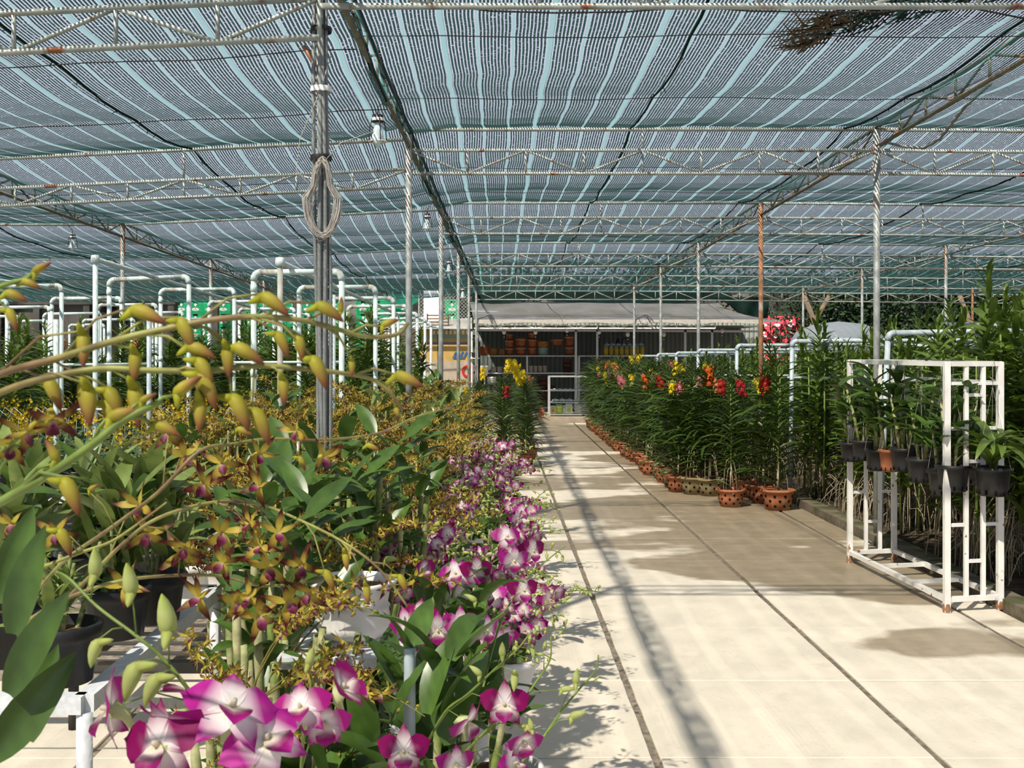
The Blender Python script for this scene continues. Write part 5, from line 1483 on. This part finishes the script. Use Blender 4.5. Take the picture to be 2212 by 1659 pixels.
def ant_plant(x, y, s, z0, label, ns=6, group='brown and yellow flowered orchids of the central bed', up=False):
    t = thing('brown_orchid', label, 'orchid', (x, y, z0), rnd(0, 6.28), group)
    link('pot', WPM, t); link('soil', SPD, t); link('canes', random.choice(CAN), t, T(0, 0, .18) @ S(s)); link('foliage', random.choice(AFOL if random.random() < .7 else AFOL2), t, T(0, 0, .12) @ S(s))
    for k in range(ns):
        a = k*2*PI/ns+rnd(-.4, .4); r = .05
        link('flower_spray', random.choice(SPM_A), t, T(math.cos(a)*r, math.sin(a)*r, .12+.62*s+rnd(-.12, .06)) @ R(a, 'Z') @ R(-rnd(-.2, .45), 'Y') @ S(rnd(.8, 1.1)))
    return t
k = 0
y = 4.1
while y < 15.5:
    xl_ = -1.45-.10*(y-4); xr_ = -.32 if y < 9 else -.30-.02*(y-9)
    x = xl_
    while x < xr_:
        zz0 = 0 if x > -.72 or x < -1.78 or y < 4.6 or y > 14 else .28
        if y < 5.3 and x < -.98: x += .3; continue
        ant_plant(x+rnd(-.08, .08), y+rnd(-.1, .1), (rnd(.85, 1.0)+(.05 if y > 7 else -.08))*(1 if zz0 else 1.15), zz0, 'bushy orchid covered in small brown and yellow flowers in the crowded central bed', 8 if y < 10 else 9)
        x += rnd(.26, .36)*(1 if y < 9 else 1.2); k += 1
    y += .36 if y < 8 else .5
print('ant plants', k)

# purple and white dendrobiums in white pots --------------------------
CANs = [cane_bundle(5, .5, random.Random(k+5)).mesh('canes', M_cane) for k in range(3)]
DFOL = [leafy(24, .2, .55, .12, DL, random.Random(k+90), 1.0, 1.4).mesh('foliage', M_dleaf) for k in range(4)]
def dend_plant(x, y, s, label, ns=5, near=False, pot=True, z0=0, dirs=None, lz=None, nl=26, el=(.2, 1.2)):
    t = thing('purple_orchid', label, 'orchid', (x, y, z0), 0, 'purple and white flowered orchids in white pots')
    link('pot', WPM, t); link('soil', SPD, t)
    link('canes', random.choice(CANs), t, T(0, 0, .18) @ S(s))
    if near:
        for q in range(nl):
            a = rnd(0, 6.28); r = rnd(.02, .12)
            link('leaf', DLM[random.randrange(3)], t, place((math.cos(a)*r, math.sin(a)*r, rnd(*lz) if lz else .2+rnd(.12, .52)*s), rnd(0, 6.28), rnd(*el), rnd(-.4, .4), rnd(1.0, 1.35)))
    else: link('foliage', random.choice(DFOL), t, T(0, 0, .15) @ S(s))
    for k in range(ns):
        a = dirs[k] if dirs else rnd(-1.2, 1.6)
        link('flower_spray', random.choice(SPM_D), t, T(0, 0, .14+.5*s+rnd(-.1, .05)) @ R(a, 'Z') @ R(-rnd(-.3, .3), 'Y') @ S(rnd(.95, 1.2)))
    return t
k = 0
for (x, y, s) in [(-.20, 3.15, .95), (-.52, 3.7, 1.15), (-.52, 4.1, 1.0), (-.5, 5.0, 1.0), (-.48, 3.4, .9), (-.45, 6.2, 1.05), (.0, 3.6, .9), (-.30, 3.8, 1.0), (-.08, 4.3, .98), (-.34, 4.5, 1.05), (.04, 4.9, .95), (-.25, 5.2, 1.08), (.0, 5.7, 1.0), (-.3, 6.0, 1.1), (-.05, 6.6, 1.0), (-.28, 7.0, 1.1), (.0, 7.6, 1.0), (-.22, 8.3, 1.0), (-.05, 9.2, .95)]:
    dend_plant(x, y, s, 'purple and white orchid in a white pot along the path edge, %s from the camera' % ORD[k].replace('nearest', 'closest'), 5 if y > 3.5 else 3, near=y < 4); k += 1
# the leafy near ones at the bottom of the picture
near_p = []
for i, (px, Y, s, l) in enumerate([(905, 2.25, .62, 'glossy-leaved orchid with sprays of pale buds at the bottom centre'), (790, 2.6, .6, 'glossy-leaved orchid left of the grey pipe stub'), (1000, 2.7, .58, 'glossy-leaved orchid right of the grey pipe stub'), (700, 2.05, .5, 'glossy-leaved orchid behind the big purple flowers')]):
    x = P(px, 0, Y).x
    near_p.append(dend_plant(x, Y, s*2.1, l, 0, near=True, el=(.5, 1.45), lz=[(.58, .96), (.56, .80), (.60, .98), (.60, .80)][i], nl=34))
# grey pipe stub among the leaves
a = P(885, 1400, 2.25); o = obj('pipe_stub', MB().tube([(a.x, 2.25, 0), (a.x, 2.25, a.z)], [.012, .012], 12, cap=False).tube([(a.x, 2.25, a.z-.3), (a.x, 2.25, a.z-.001)], .0095, 12), M_pvcg); tag(o, 'short open grey pipe stub among the glossy leaves', 'pipe')

# traced flower stems: list of (px, py, Y)
def traced(parent, pts, r, items, mt=M_stem, name='flower_stem'):
    q = smooth([P(*v) for v in pts], 5)
    o0 = Vector(parent.location); inv = Matrix.Rotation(-parent.rotation_euler.z, 4, 'Z')
    q = [v-o0 for v in q]
    n = len(q)
    st = obj(name, MB().tube(q, [r*(1-.5*i/(n-1)) for i in range(n)], 7), mt, parent)
    ped = MB()
    for it in items:
        kind, px, py, Y, t = it[:5]; s = it[5] if len(it) > 5 else 1; d = it[6] if len(it) > 6 else None; roll = it[7] if len(it) > 7 else 0
        a, dd = polyline_at(q, t); e = P(px, py, Y)-o0
        v = e-a; m = a+v*.5+Vector((0, 0, .15*v.length))
        ped.tube([a, m, e], [r*.40, r*.34, r*.3], 5)
        if d is None: d = (v.x, v.y-.02, -abs(v.length)*.9) if kind in ('ba', 'bd') else (rnd(-.4, .4), -1, rnd(-.3, .2))
        me = {'ba': BAM, 'bd': BDM, 'bds': BDsM, 'a0': AFM[0], 'a1': AFM[1], 'a2': AFM[2], 'a3': AFM[3], 'a4': AFM[4], 'd0': FLM[0], 'd1': FLM[1], 'd2': FLM[2], 'd3': FLM[3], 'd4': FLM[4]}[kind]
        link('bud' if kind[0] == 'b' else 'flower', me, st, face(e, d, roll, s))
    if items: tag(obj('pedicels', ped, mt, st), kind='stuff')
    return st
# foreground arching sprays, plant stands left of the frame
M_fst = mat('olive flower stem', (.27, .27, .07), .5, .4, vary=.25, scale=40, rgb2=(.20, .13, .06), mixs=14)
fgp = thing('arching_orchid', 'close olive-stemmed orchid whose bud sprays arch in from the left edge', 'orchid', (-.72, .95, 0))
link('pot', BPM, fgp, S(1.5)); link('canes', CAN[0], fgp, T(0, 0, .15) @ S(1.05))
def B(px, py, Y, t, s=1.0, d=None, k='ba'): return (k, px, py, Y, t, s, d)
dn = (.15, -.1, -1); dr = (.55, -.1, -.8); rt = (1, -.1, -.25); ur = (.8, -.1, .6)
traced(fgp, [(-260, 1000, .95), (-120, 870, .9), (0, 808, .85), (130, 772, .83), (250, 735, .82), (380, 705, .82), (480, 688, .82), (560, 684, .83), (640, 690, .84), (700, 703, .85), (770, 722, .86), (820, 728, .87), (862, 720, .88), (882, 697, .88)], .0032,
       [B(180, 715, .83, .36, 1.0, (.1, -.1, -1)), B(100, 815, .84, .30, 1.0, dr), B(280, 665, .82, .48, 1.05, rt), B(292, 755, .82, .50, .9, (.02, 0, -1)), B(183, 815, .83, .42, 1.05, (.05, 0, -1)), B(385, 685, .82, .56, 1.0, dr), B(400, 745, .82, .58, .9, rt), B(425, 770, .82, .6, 1.0, dr),
        B(490, 745, .83, .66, .9, (.1, 0, -1)), B(500, 745, .83, .66, 1, (.9, 0, -.35)), B(560, 635, .83, .68, 1.0, (.9, -.1, -.45)), B(596, 715, .83, .72, .8, dr), B(682, 655, .84, .77, .9, (.9, -.1, -.4)), B(672, 768, .84, .76, 1.0, dr), B(640, 720, .84, .74, .8, (.4, 0, -1)), B(735, 680, .86, .83, .5, (.1, 0, 1)), B(822, 705, .86, .9, .55, (.9, 0, .5)), B(760, 775, .86, .86, .5, (.02, 0, -1))], M_fst, 'flower_stem')
traced(fgp, [(-240, 1020, .90), (-100, 900, .86), (20, 840, .83), (120, 812, .82), (220, 796, .82), (330, 800, .82), (450, 801, .83), (560, 790, .84), (660, 797, .85), (740, 806, .86), (800, 818, .88), (840, 845, .89), (868, 885, .90)], .0030,
       [B(190, 830, .81, .35, 1.1, (.1, 0, -1)), B(230, 835, .82, .42, 1.0, dr), B(290, 828, .82, .47, 1.15, (.15, 0, -1)), B(428, 800, .82, .60, 1.15, dr), B(432, 855, .82, .62, .95, (.02, 0, -1)), B(500, 850, .83, .68, 1.1, dr), B(545, 880, .84, .72, 1.1, dr), B(610, 812, .84, .74, .8, (.1, 0, -1)), B(850, 808, .87, .88, .9, rt), B(855, 875, .9, .97, .5, dn), B(225, 865, .82, .44, .9, dr)], M_fst, 'flower_stem')
traced(fgp, [(-300, 1280, 1.0), (-100, 1150, .90), (0, 1085, .85), (110, 1022, .82), (200, 960, .80), (260, 912, .80), (310, 885, .80), (350, 868, .81)], .0042,
       [B(135, 1030, .80, .66, 1.1, dr), B(125, 1000, .82, .66, .7, (-.3, 0, .9)), B(230, 905, .80, .86, .9, (.8, 0, .35)), B(300, 870, .8, .93, .5, (.8, 0, .6)), B(375, 855, .81, .98, .9, (.8, -.1, .75)), B(330, 915, .81, .93, .8, rt), ('a1', 60, 930, .84, .45, .75, (-.2, -.3, -1)), ('a3', 115, 905, .84, .5, .85, (.2, -.3, -1)), ('a0', 20, 960, .86, .4, .7, (.4, -.6, -.6))], M_stem, 'flower_stem')
traced(fgp, [(-200, 700, .9), (-60, 640, .86), (20, 612, .84), (60, 600, .84), (80, 575, .84)], .0026, [B(10, 630, .84, .6, .7, rt), B(45, 605, .84, .82, .6, rt), B(70, 590, .84, .9, .6, ur), B(15, 665, .84, .55, .7, dr)], M_stem)
# mid stems crossing the left
s2 = thing('brown_orchid', 'brown-flowered orchid with long stems crossing the left foreground', 'orchid', (-1.0, 1.75, 0), 0, 'brown and yellow flowered orchids of the central bed')
link('pot', WPM, s2); link('canes', CAN[1], s2, T(0, 0, .15) @ S(1.0)); link('foliage', AFOL[2], s2, T(0, 0, .1) @ S(.7))
def AFs(lst, Y, sc=1.05): return [('a%d' % (i % 5), x, y_, Y, t, sc*rnd(.9, 1.1), (rnd(-.7, .7), -1, rnd(-.5, .3)), rnd(-.6, .6)) for i, (x, y_, t) in enumerate(lst)]
traced(s2, [(40, 1330, 1.7), (130, 1220, 1.6), (240, 1140, 1.5), (340, 1065, 1.45), (430, 975, 1.45), (500, 960, 1.5), (580, 948, 1.55), (700, 950, 1.6), (820, 935, 1.7), (900, 900, 1.8), (980, 880, 1.9)], .0030, AFs([(400, 985, .44), (480, 1000, .52), (365, 935, .42), (440, 1045, .46), (560, 980, .58), (640, 930, .64), (700, 985, .68), (560, 1050, .56)], 1.5)+[B(510, 925, 1.5, .52, .9, rt), B(645, 985, 1.55, .64, .8, dr), B(790, 960, 1.65, .77, .8, rt)], M_fst)
traced(s2, [(60, 1370, 1.6), (180, 1260, 1.5), (260, 1180, 1.45), (340, 1120, 1.45), (460, 1085, 1.5), (560, 1090, 1.55), (640, 1120, 1.55), (740, 1170, 1.5), (820, 1230, 1.5), (880, 1310, 1.5)], .0030, AFs([(300, 1090, .33), (320, 1150, .38), (400, 1180, .42), (540, 1130, .55), (600, 1150, .6), (480, 1150, .5), (560, 1180, .56)], 1.5, 1.1)+[B(745, 1190, 1.5, .78, .95, dn), B(700, 1230, 1.48, .74, 1.1, dr), B(790, 1260, 1.48, .83, 1, dn), B(860, 1240, 1.5, .9, 1, dr)], M_fst)
traced(s2, [(60, 1340, 1.5), (150, 1290, 1.5), (260, 1255, 1.5), (380, 1243, 1.55), (480, 1245, 1.6), (560, 1265, 1.6), (640, 1260, 1.6), (700, 1250, 1.6)], .0030, AFs([(270, 1265, .36), (390, 1195, .5), (430, 1290, .55), (480, 1215, .62), (540, 1290, .72), (580, 1225, .76), (620, 1300, .84), (670, 1280, .92), (650, 1220, .88), (560, 1330, .74), (510, 1300, .66)], 1.55, 1.15), M_fst)
traced(s2, [(80, 1230, 1.4), (170, 1195, 1.4), (240, 1170, 1.4), (300, 1130, 1.4), (360, 1085, 1.4)], .0026, AFs([(25, 1130, .05), (120, 1150, .35), (50, 1160, .1)], 1.4, .9)+[B(125, 1140, 1.38, .3, 1.4, (.6, 0, -.9)), B(190, 1060, 1.4, .6, .6, ur)], M_fst)
# extra clusters of brown flowers near centre-left
for i, (px, py, Y) in enumerate([(520, 1180, 2.2), (570, 1230, 2.3), (610, 1130, 2.4), (560, 1080, 2.6), (630, 1060, 2.8), (620, 990, 3.0), (760, 1030, 3.3), (740, 930, 3.4), (480, 1300, 2.1), (550, 1320, 2.2), (850, 950, 3.6), (540, 960, 3.3)]):
    e = P(px, py, Y); x, y_ = e.x, Y+.1
    t = thing('brown_orchid', 'near bushy brown and yellow orchid, %s of those left of the purple flowers' % ORD[i].replace('nearest', 'first'), 'orchid', (x, y_, 0), 0, 'near brown and yellow flowered orchids')
    link('pot', WPM, t); link('soil', SPD, t); link('canes', CAN[i % 3], t, T(0, 0, .18) @ S(1.5, 1.5, max(.5, (e.z-.35)/.75)))
    if py < 1150: link('foliage', (AFOL)[i % 4], t, T(0, 0, e.z-.75) @ S(.9))
    for k in range(4): link('flower_spray', random.choice(SPM_A), t, T(0, 0, e.z-.33+rnd(-.06, .03)) @ R(rnd(2.0, 4.6) if px > 540 and py > 1150 else rnd(-1.8, 2.4), 'Z') @ R(-rnd(-.2, .4), 'Y') @ S(rnd(.7, .9)*(.62 if px > 540 and py > 1150 else 1)))
# pale broad leaves left: plants on the near bench
bp = MB().lathe([(0, 0), (.085, 0), (.10, .115), (.108, .118), (.112, .155), (.102, .158), (.095, .12), (0, .125)], 22).mesh('pot', M_black)
for i, (px, Y, s, l) in enumerate([(130, 3.02, 1.0, 'black pot with small dense shoots on the near bench corner'), (250, 3.5, 1.1, 'black pot of long pale leaves behind the corner pot'), (20, 3.2, 1.1, 'black pot of broad leaves at the left edge of the near bench'), (330, 3.7, 1.05, 'black pot of drooping pale leaves at the right side of the near bench'),
                                 (60, 3.9, 1.1, 'black pot of long leaves at the back of the near bench, left'), (200, 4.1, 1.05, 'black pot of long leaves at the back of the near bench, middle'), (340, 4.15, 1.0, 'black pot of long leaves at the back of the near bench, right')]):
    t = thing('leafy_orchid', l, 'orchid', (P(px, 0, Y).x, Y, .667), rnd(0, 6))
    link('pot', bp, t, S(1.0)); link('soil', SPD, t, T(0, 0, -.055) @ S(.72, .72, .95))
    n = 40 if i else 40
    for q in range(n):
        a = rnd(0, 6.28); r = rnd(.01, .07)
        if i == 0: M = place((math.cos(a)*r, math.sin(a)*r, .13+rnd(0, .14)), rnd(0, 6.28), rnd(.4, 1.3), rnd(-.5, .5), rnd(.35, .7))
        else: M = place((math.cos(a)*r, math.sin(a)*r, .14+rnd(.0, .30)*s), rnd(0, 6.28), rnd(.35, 1.35), rnd(-.5, .5), rnd(.85, 1.4))
        link('leaf', (PLM if (q+i) % 4 else DLM)[q % 3], t, M)
    link('canes', CANs[i % 3], t, T(0, 0, .1) @ S(.8, .8, .55))
# dark close leaves at the left edge
dk = thing('leafy_orchid', 'dark glossy leaves of a close plant at the very left edge', 'orchid', (-.64, 1.35, 0))
link('pot', WPM, dk); link('canes', CANs[0], dk, T(0, 0, .15) @ S(1, 1, 1.3))
for (px, py, Y, az, el, s) in [(30, 1370, 1.3, .2, 1.35, 1.0), (20, 1500, 1.25, .1, 1.1, 1.0), (-20, 1640, 1.25, .3, .9, 1.1), (60, 1600, 1.35, .4, 1.3, .9), (-10, 1300, 1.3, .4, 1.2, .9)]:
    e = P(px, py, Y)-Vector(dk.location); link('leaf', oval_leaf(.13, .045, .25, .35, 9).mesh('leaf', M_dleaf), dk, place(e, az, el, PI/2+rnd(-.4, .4), s))
# pale spur buds crossing at lower left and the big foreground flowers
bf = thing('purple_orchid', 'close purple and white orchid with large flowers at the bottom left', 'orchid', (P(520, 0, 1.25).x, 1.25, 0), 0, 'purple and white flowered orchids in white pots')
link('pot', WPM, bf); link('soil', SPD, bf); link('canes', CANs[1], bf, T(0, 0, .17) @ S(1, 1, .8))
def D(k, px, py, Y, t, s, d, roll=0): return (k, px, py, Y, t, s*(.86 if Y < 1.3 else .95), d, roll)
ll = (-.9, .1, .5)
pale = lambda px, py, Y, t, s, d: ('bd', px, py, Y, t, s, d)
traced(bf, [(560, 1760, 1.25), (520, 1680, 1.22), (455, 1560, 1.2), (400, 1480, 1.18), (350, 1420, 1.18), (290, 1370, 1.18), (210, 1310, 1.2), (150, 1250, 1.22), (120, 1235, 1.22)], .0028,
       [D('d0', 500, 1530, 1.12, .30, 1.55, (.4, -.55, .75), -.4), D('d1', 380, 1560, 1.12, .38, 1.35, (-.2, -.5, -.8), .2), D('d0', 575, 1600, 1.12, .15, 1.45, (.35, -.6, .7), .5), D('d2', 345, 1610, 1.1, .26, 1.45, (-.3, -.9, .3), .3), D('d1', 240, 1530, 1.14, .42, 1.35, (-1, -.1, -.1), 0), D('d2', 420, 1500, 1.15, .42, 1.2, (.4, .4, .9), 0),
        pale(300, 1430, 1.15, .55, 1.5, (-.45, 0, -.8)), pale(365, 1375, 1.15, .56, 1.6, (-.1, 0, .9)), pale(345, 1455, 1.15, .52, 1.3, (-.4, 0, -.6)), pale(285, 1290, 1.17, .68, 1.3, (-.1, 0, 1)), pale(215, 1380, 1.17, .72, 1.1, (-.4, 0, -.8)), pale(205, 1250, 1.2, .86, 1.2, (.05, 0, 1))], M_stem)
traced(bf, [(650, 1760, 1.4), (650, 1690, 1.38), (655, 1600, 1.35), (668, 1520, 1.33), (672, 1460, 1.33)], .0026,
       [D('d1', 650, 1530, 1.28, .5, 1.15, (-.1, -.7, .6), .3), D('d4', 735, 1490, 1.3, .6, 1.2, (.8, -.2, .7), .4), pale(665, 1440, 1.33, .98, .9, (.3, 0, 1)), D('d3', 700, 1560, 1.3, .35, 1.0, (.3, -.9, -.2), 0)], M_stem)
mp_ = near_p[0]
traced(mp_, [(905, 1640, 2.2), (960, 1540, 2.1), (1010, 1500, 2.05), (1075, 1440, 2.0), (1120, 1400, 1.98), (1150, 1360, 1.98)], .0028, [D('d2', 1090, 1522, 1.95, .35, 1.25, (-.05, -1, .15), 0), D('d1', 1010, 1560, 1.95, .2, 1.35, (.7, -.3, -.5), .4), pale(1085, 1420, 1.98, .78, 1.0, (0, 0, 1)), pale(1040, 1460, 2.0, .66, 1.0, (-.6, 0, .7)), pale(1112, 1450, 1.95, .72, 1.2, (-.05, 0, -1)), pale(1150, 1395, 1.98, .93, .8, (.1, 0, -1))], M_stem)
traced(mp_, [(940, 1700, 2.15), (1010, 1620, 2.05), (1070, 1560, 2.0), (1130, 1510, 1.98), (1160, 1470, 1.98), (1188, 1425, 1.98), (1190, 1375, 1.98)], .0028, [pale(1210, 1490, 1.96, .65, .9, (1, 0, .2)), pale(1135, 1565, 1.96, .4, 1.1, (.5, 0, -.9)), pale(1175, 1415, 1.98, .86, .5, (-.9, 0, .3)), D('d0', 1110, 1650, 1.95, .3, 1.1, (.8, -.4, .3), 0)], M_stem)
traced(mp_, [(990, 1760, 2.1), (1080, 1690, 2.0), (1160, 1610, 1.98), (1210, 1540, 1.98), (1250, 1490, 1.98), (1285, 1450, 1.98), (1293, 1415, 1.98)], .0028, [pale(1230, 1550, 1.96, .62, 1.1, (.9, 0, .45)), pale(1243, 1480, 1.96, .72, 1.1, (.1, 0, 1)), pale(1150, 1580, 1.96, .42, .9, (-.2, 0, .9)), pale(1285, 1470, 1.98, .85, .4, (.6, 0, .8)), D('d3', 1130, 1600, 1.95, .36, 1.1, (.3, -.8, -.4), 0)], M_stem)
traced(mp_, [(830, 1740, 2.0), (850, 1690, 1.95), (865, 1650, 1.92)], .0026, [D('d2', 872, 1622, 1.9, .95, 1.3, (.05, -1, .1), 0), D('d1', 985, 1650, 1.9, .8, 1.0, (.4, -1, -.2), 0)], M_stem)
mp2 = near_p[2]
traced(mp2, [(1040, 1500, 2.7), (1080, 1350, 2.8), (1130, 1260, 2.9), (1170, 1220, 3.0), (1220, 1180, 3.0)], .003, [D('d2', 1130, 1275, 2.8, .5, 1.2, (.3, -1, 0), 0), D('d0', 1060, 1290, 2.8, .4, 1.25, (-.3, -.8, .4), .3), D('d1', 1095, 1160, 2.95, .6, 1.2, (.3, -.8, .4), 0), D('d2', 1150, 1190, 3.0, .8, 1.2, (.5, -.9, -.1), 0), D('d0', 1110, 1210, 2.9, .7, 1.2, (.2, -.8, -.3), 0), pale(1215, 1200, 3, .95, .7, (0, 0, -1))], M_stem)
traced(mp2, [(950, 1500, 2.6), (960, 1400, 2.6), (975, 1340, 2.6), (1010, 1330, 2.6), (1060, 1340, 2.65), (1100, 1310, 2.7)], .003, [D('d1', 880, 1350, 2.5, .35, 1.25, (-.2, -.9, .1), .4), D('d2', 905, 1330, 2.5, .4, 1.2, (-.2, -.9, .4), 0), D('d0', 945, 1360, 2.5, .5, 1.25, (.1, -.9, -.3), 0), D('d1', 995, 1350, 2.5, .65, 1.25, (.1, -1, .1), 0), D('d0', 1050, 1360, 2.55, .8, 1.1, (.6, -.8, -.3), 0), D('d1', 900, 1380, 2.5, .4, 1.1, (.1, -1, -.4), .5), pale(1030, 1300, 2.6, .8, 1.2, (-.6, 0, .5))], M_stem)
mp3 = near_p[1]
traced(mp3, [(830, 1480, 2.5), (850, 1300, 2.7), (900, 1240, 2.8), (960, 1230, 2.8), (1010, 1230, 2.9)], .003, [D('d0', 985, 1240, 2.7, .85, 1.2, (-.1, -.9, .3), .3), D('d2', 1030, 1235, 2.7, .95, 1.2, (.3, -.9, 0), 0), D('d4', 910, 1230, 2.7, .6, 1.2, (.6, -.6, 0), 0), D('d3', 870, 1280, 2.7, .5, 1.2, (.5, -.6, -.6), 0), pale(925, 1285, 2.7, .6, 1.2, (.5, 0, -.7)), pale(830, 1210, 2.7, .5, 1.2, (.8, 0, .2))], M_stem)
# white fluted urns -------------------------------------------------
def urn(px, py, w, label, hh=None, Y=None):
    q = P(px, py, Y) if Y else G(px, py); r = w/2/F*q.y; h = hh or r*1.5
    t = thing('white_urn', label, 'pot', (q.x, q.y, q.z), 0, 'ornate white planters')
    flu = lambda a, z: (.035*abs(math.sin(a*6)) if h*.12 < z < h*.55 else (.03*math.cos(a*6) if z > h*.85 else 0))
    obj('bowl', MB().lathe([(r*.6, h*.10), (r*.78, h*.13), (r*.9, h*.3), (r*.86, h*.55), (r*.90, h*.58), (r*.84, h*.62), (r*.90, h*.85), (r*1.02, h*.93), (r*1.05, h*.98), (r*.98, h), (r*.9, h*.96), (r*.86, h*.85)], 48, wob=flu), M_potw, t)
    obj('foot', MB().lathe([(0, 0), (r*.66, 0), (r*.66, h*.05), (r*.5, h*.08), (r*.6, h*.12)], 24), M_potw, t)
    obj('soil', MB().lathe([(r*.87, h*.86), (0, h*.9)], 16), M_soil, t)
    rl = MB()
    for k in range(10):
        a = -PI/2+(k-4.5)*.11; rl.lathe([(0, -.014), (.016, -.006), (.018, .004), (0, .014)], 6, (math.cos(a)*r*.87, math.sin(a)*r*.87, h*.73+.008*math.sin(k*2)), wob=lambda a, z: .3*math.sin(3*a))
    obj('garland', rl, M_potw, t)
    return t
urn(762, 1385, 180, 'large ornate white fluted planter behind the grey stub leaves', Y=2.6)
q = P(762, 1385, 2.6)
sg = thing('plant_stool', 'low white stool under the large fluted planter', 'stool', (q.x, q.y, 0))
obj('seat', MB().box((0, 0, q.z-.014), (.30, .28, .026)), M_whitew, sg, smooth=False)
for sx in (-1, 1):
    for sy in (-1, 1): obj('leg', MB().bar((sx*.13, sy*.12, 0), (sx*.11, sy*.10, q.z-.03), .025), M_whitew, sg, smooth=False)
urn(640, 1562, 200, 'low white planter holding the thick canes', .20)
urn(1040, 1290, 95, 'small white planter rim behind the purple flowers', .2)
# thick bare canes in the low white planter
q = G(600, 1560); bc = thing('cane_cluster', 'group of thick ribbed bare canes tied with wire', 'orchid', (q.x, q.y+.02, 0))
for i, (px0, px1, py1) in enumerate([(470, 450, 1290), (505, 515, 1230), (535, 560, 1200), (560, 520, 1250), (590, 575, 1210), (620, 640, 1240), (500, 480, 1260), (650, 665, 1330), (575, 600, 1300)]):
    a = P(px0, 1560, q.y); a.z = .14; b = P(px1, py1, q.y+.05)
    a -= bc.location; b -= bc.location; pts = []; rr = []
    for k in range(17): pts.append(a.lerp(b, k/16)+Vector((.006*math.sin(k*.5+i), 0, 0))); rr.append(.0155*(1.0 if k % 2 else .84))
    obj('cane', MB().tube(pts, rr, 9), M_cane, bc)
obj('tie_wire', MB().lathe([(.115, 0), (.118, .003), (.115, .006)], 20, (-.02, 0, P(0, 1367, q.y).z), sx=1.0), M_wwire, bc)
for i in range(5):
    link('leaf', DLM[i % 3], bc, place((rnd(-.1, .12), 0, rnd(.5, .7)), rnd(0, 6), rnd(.4, 1.0), 0, 1.1))
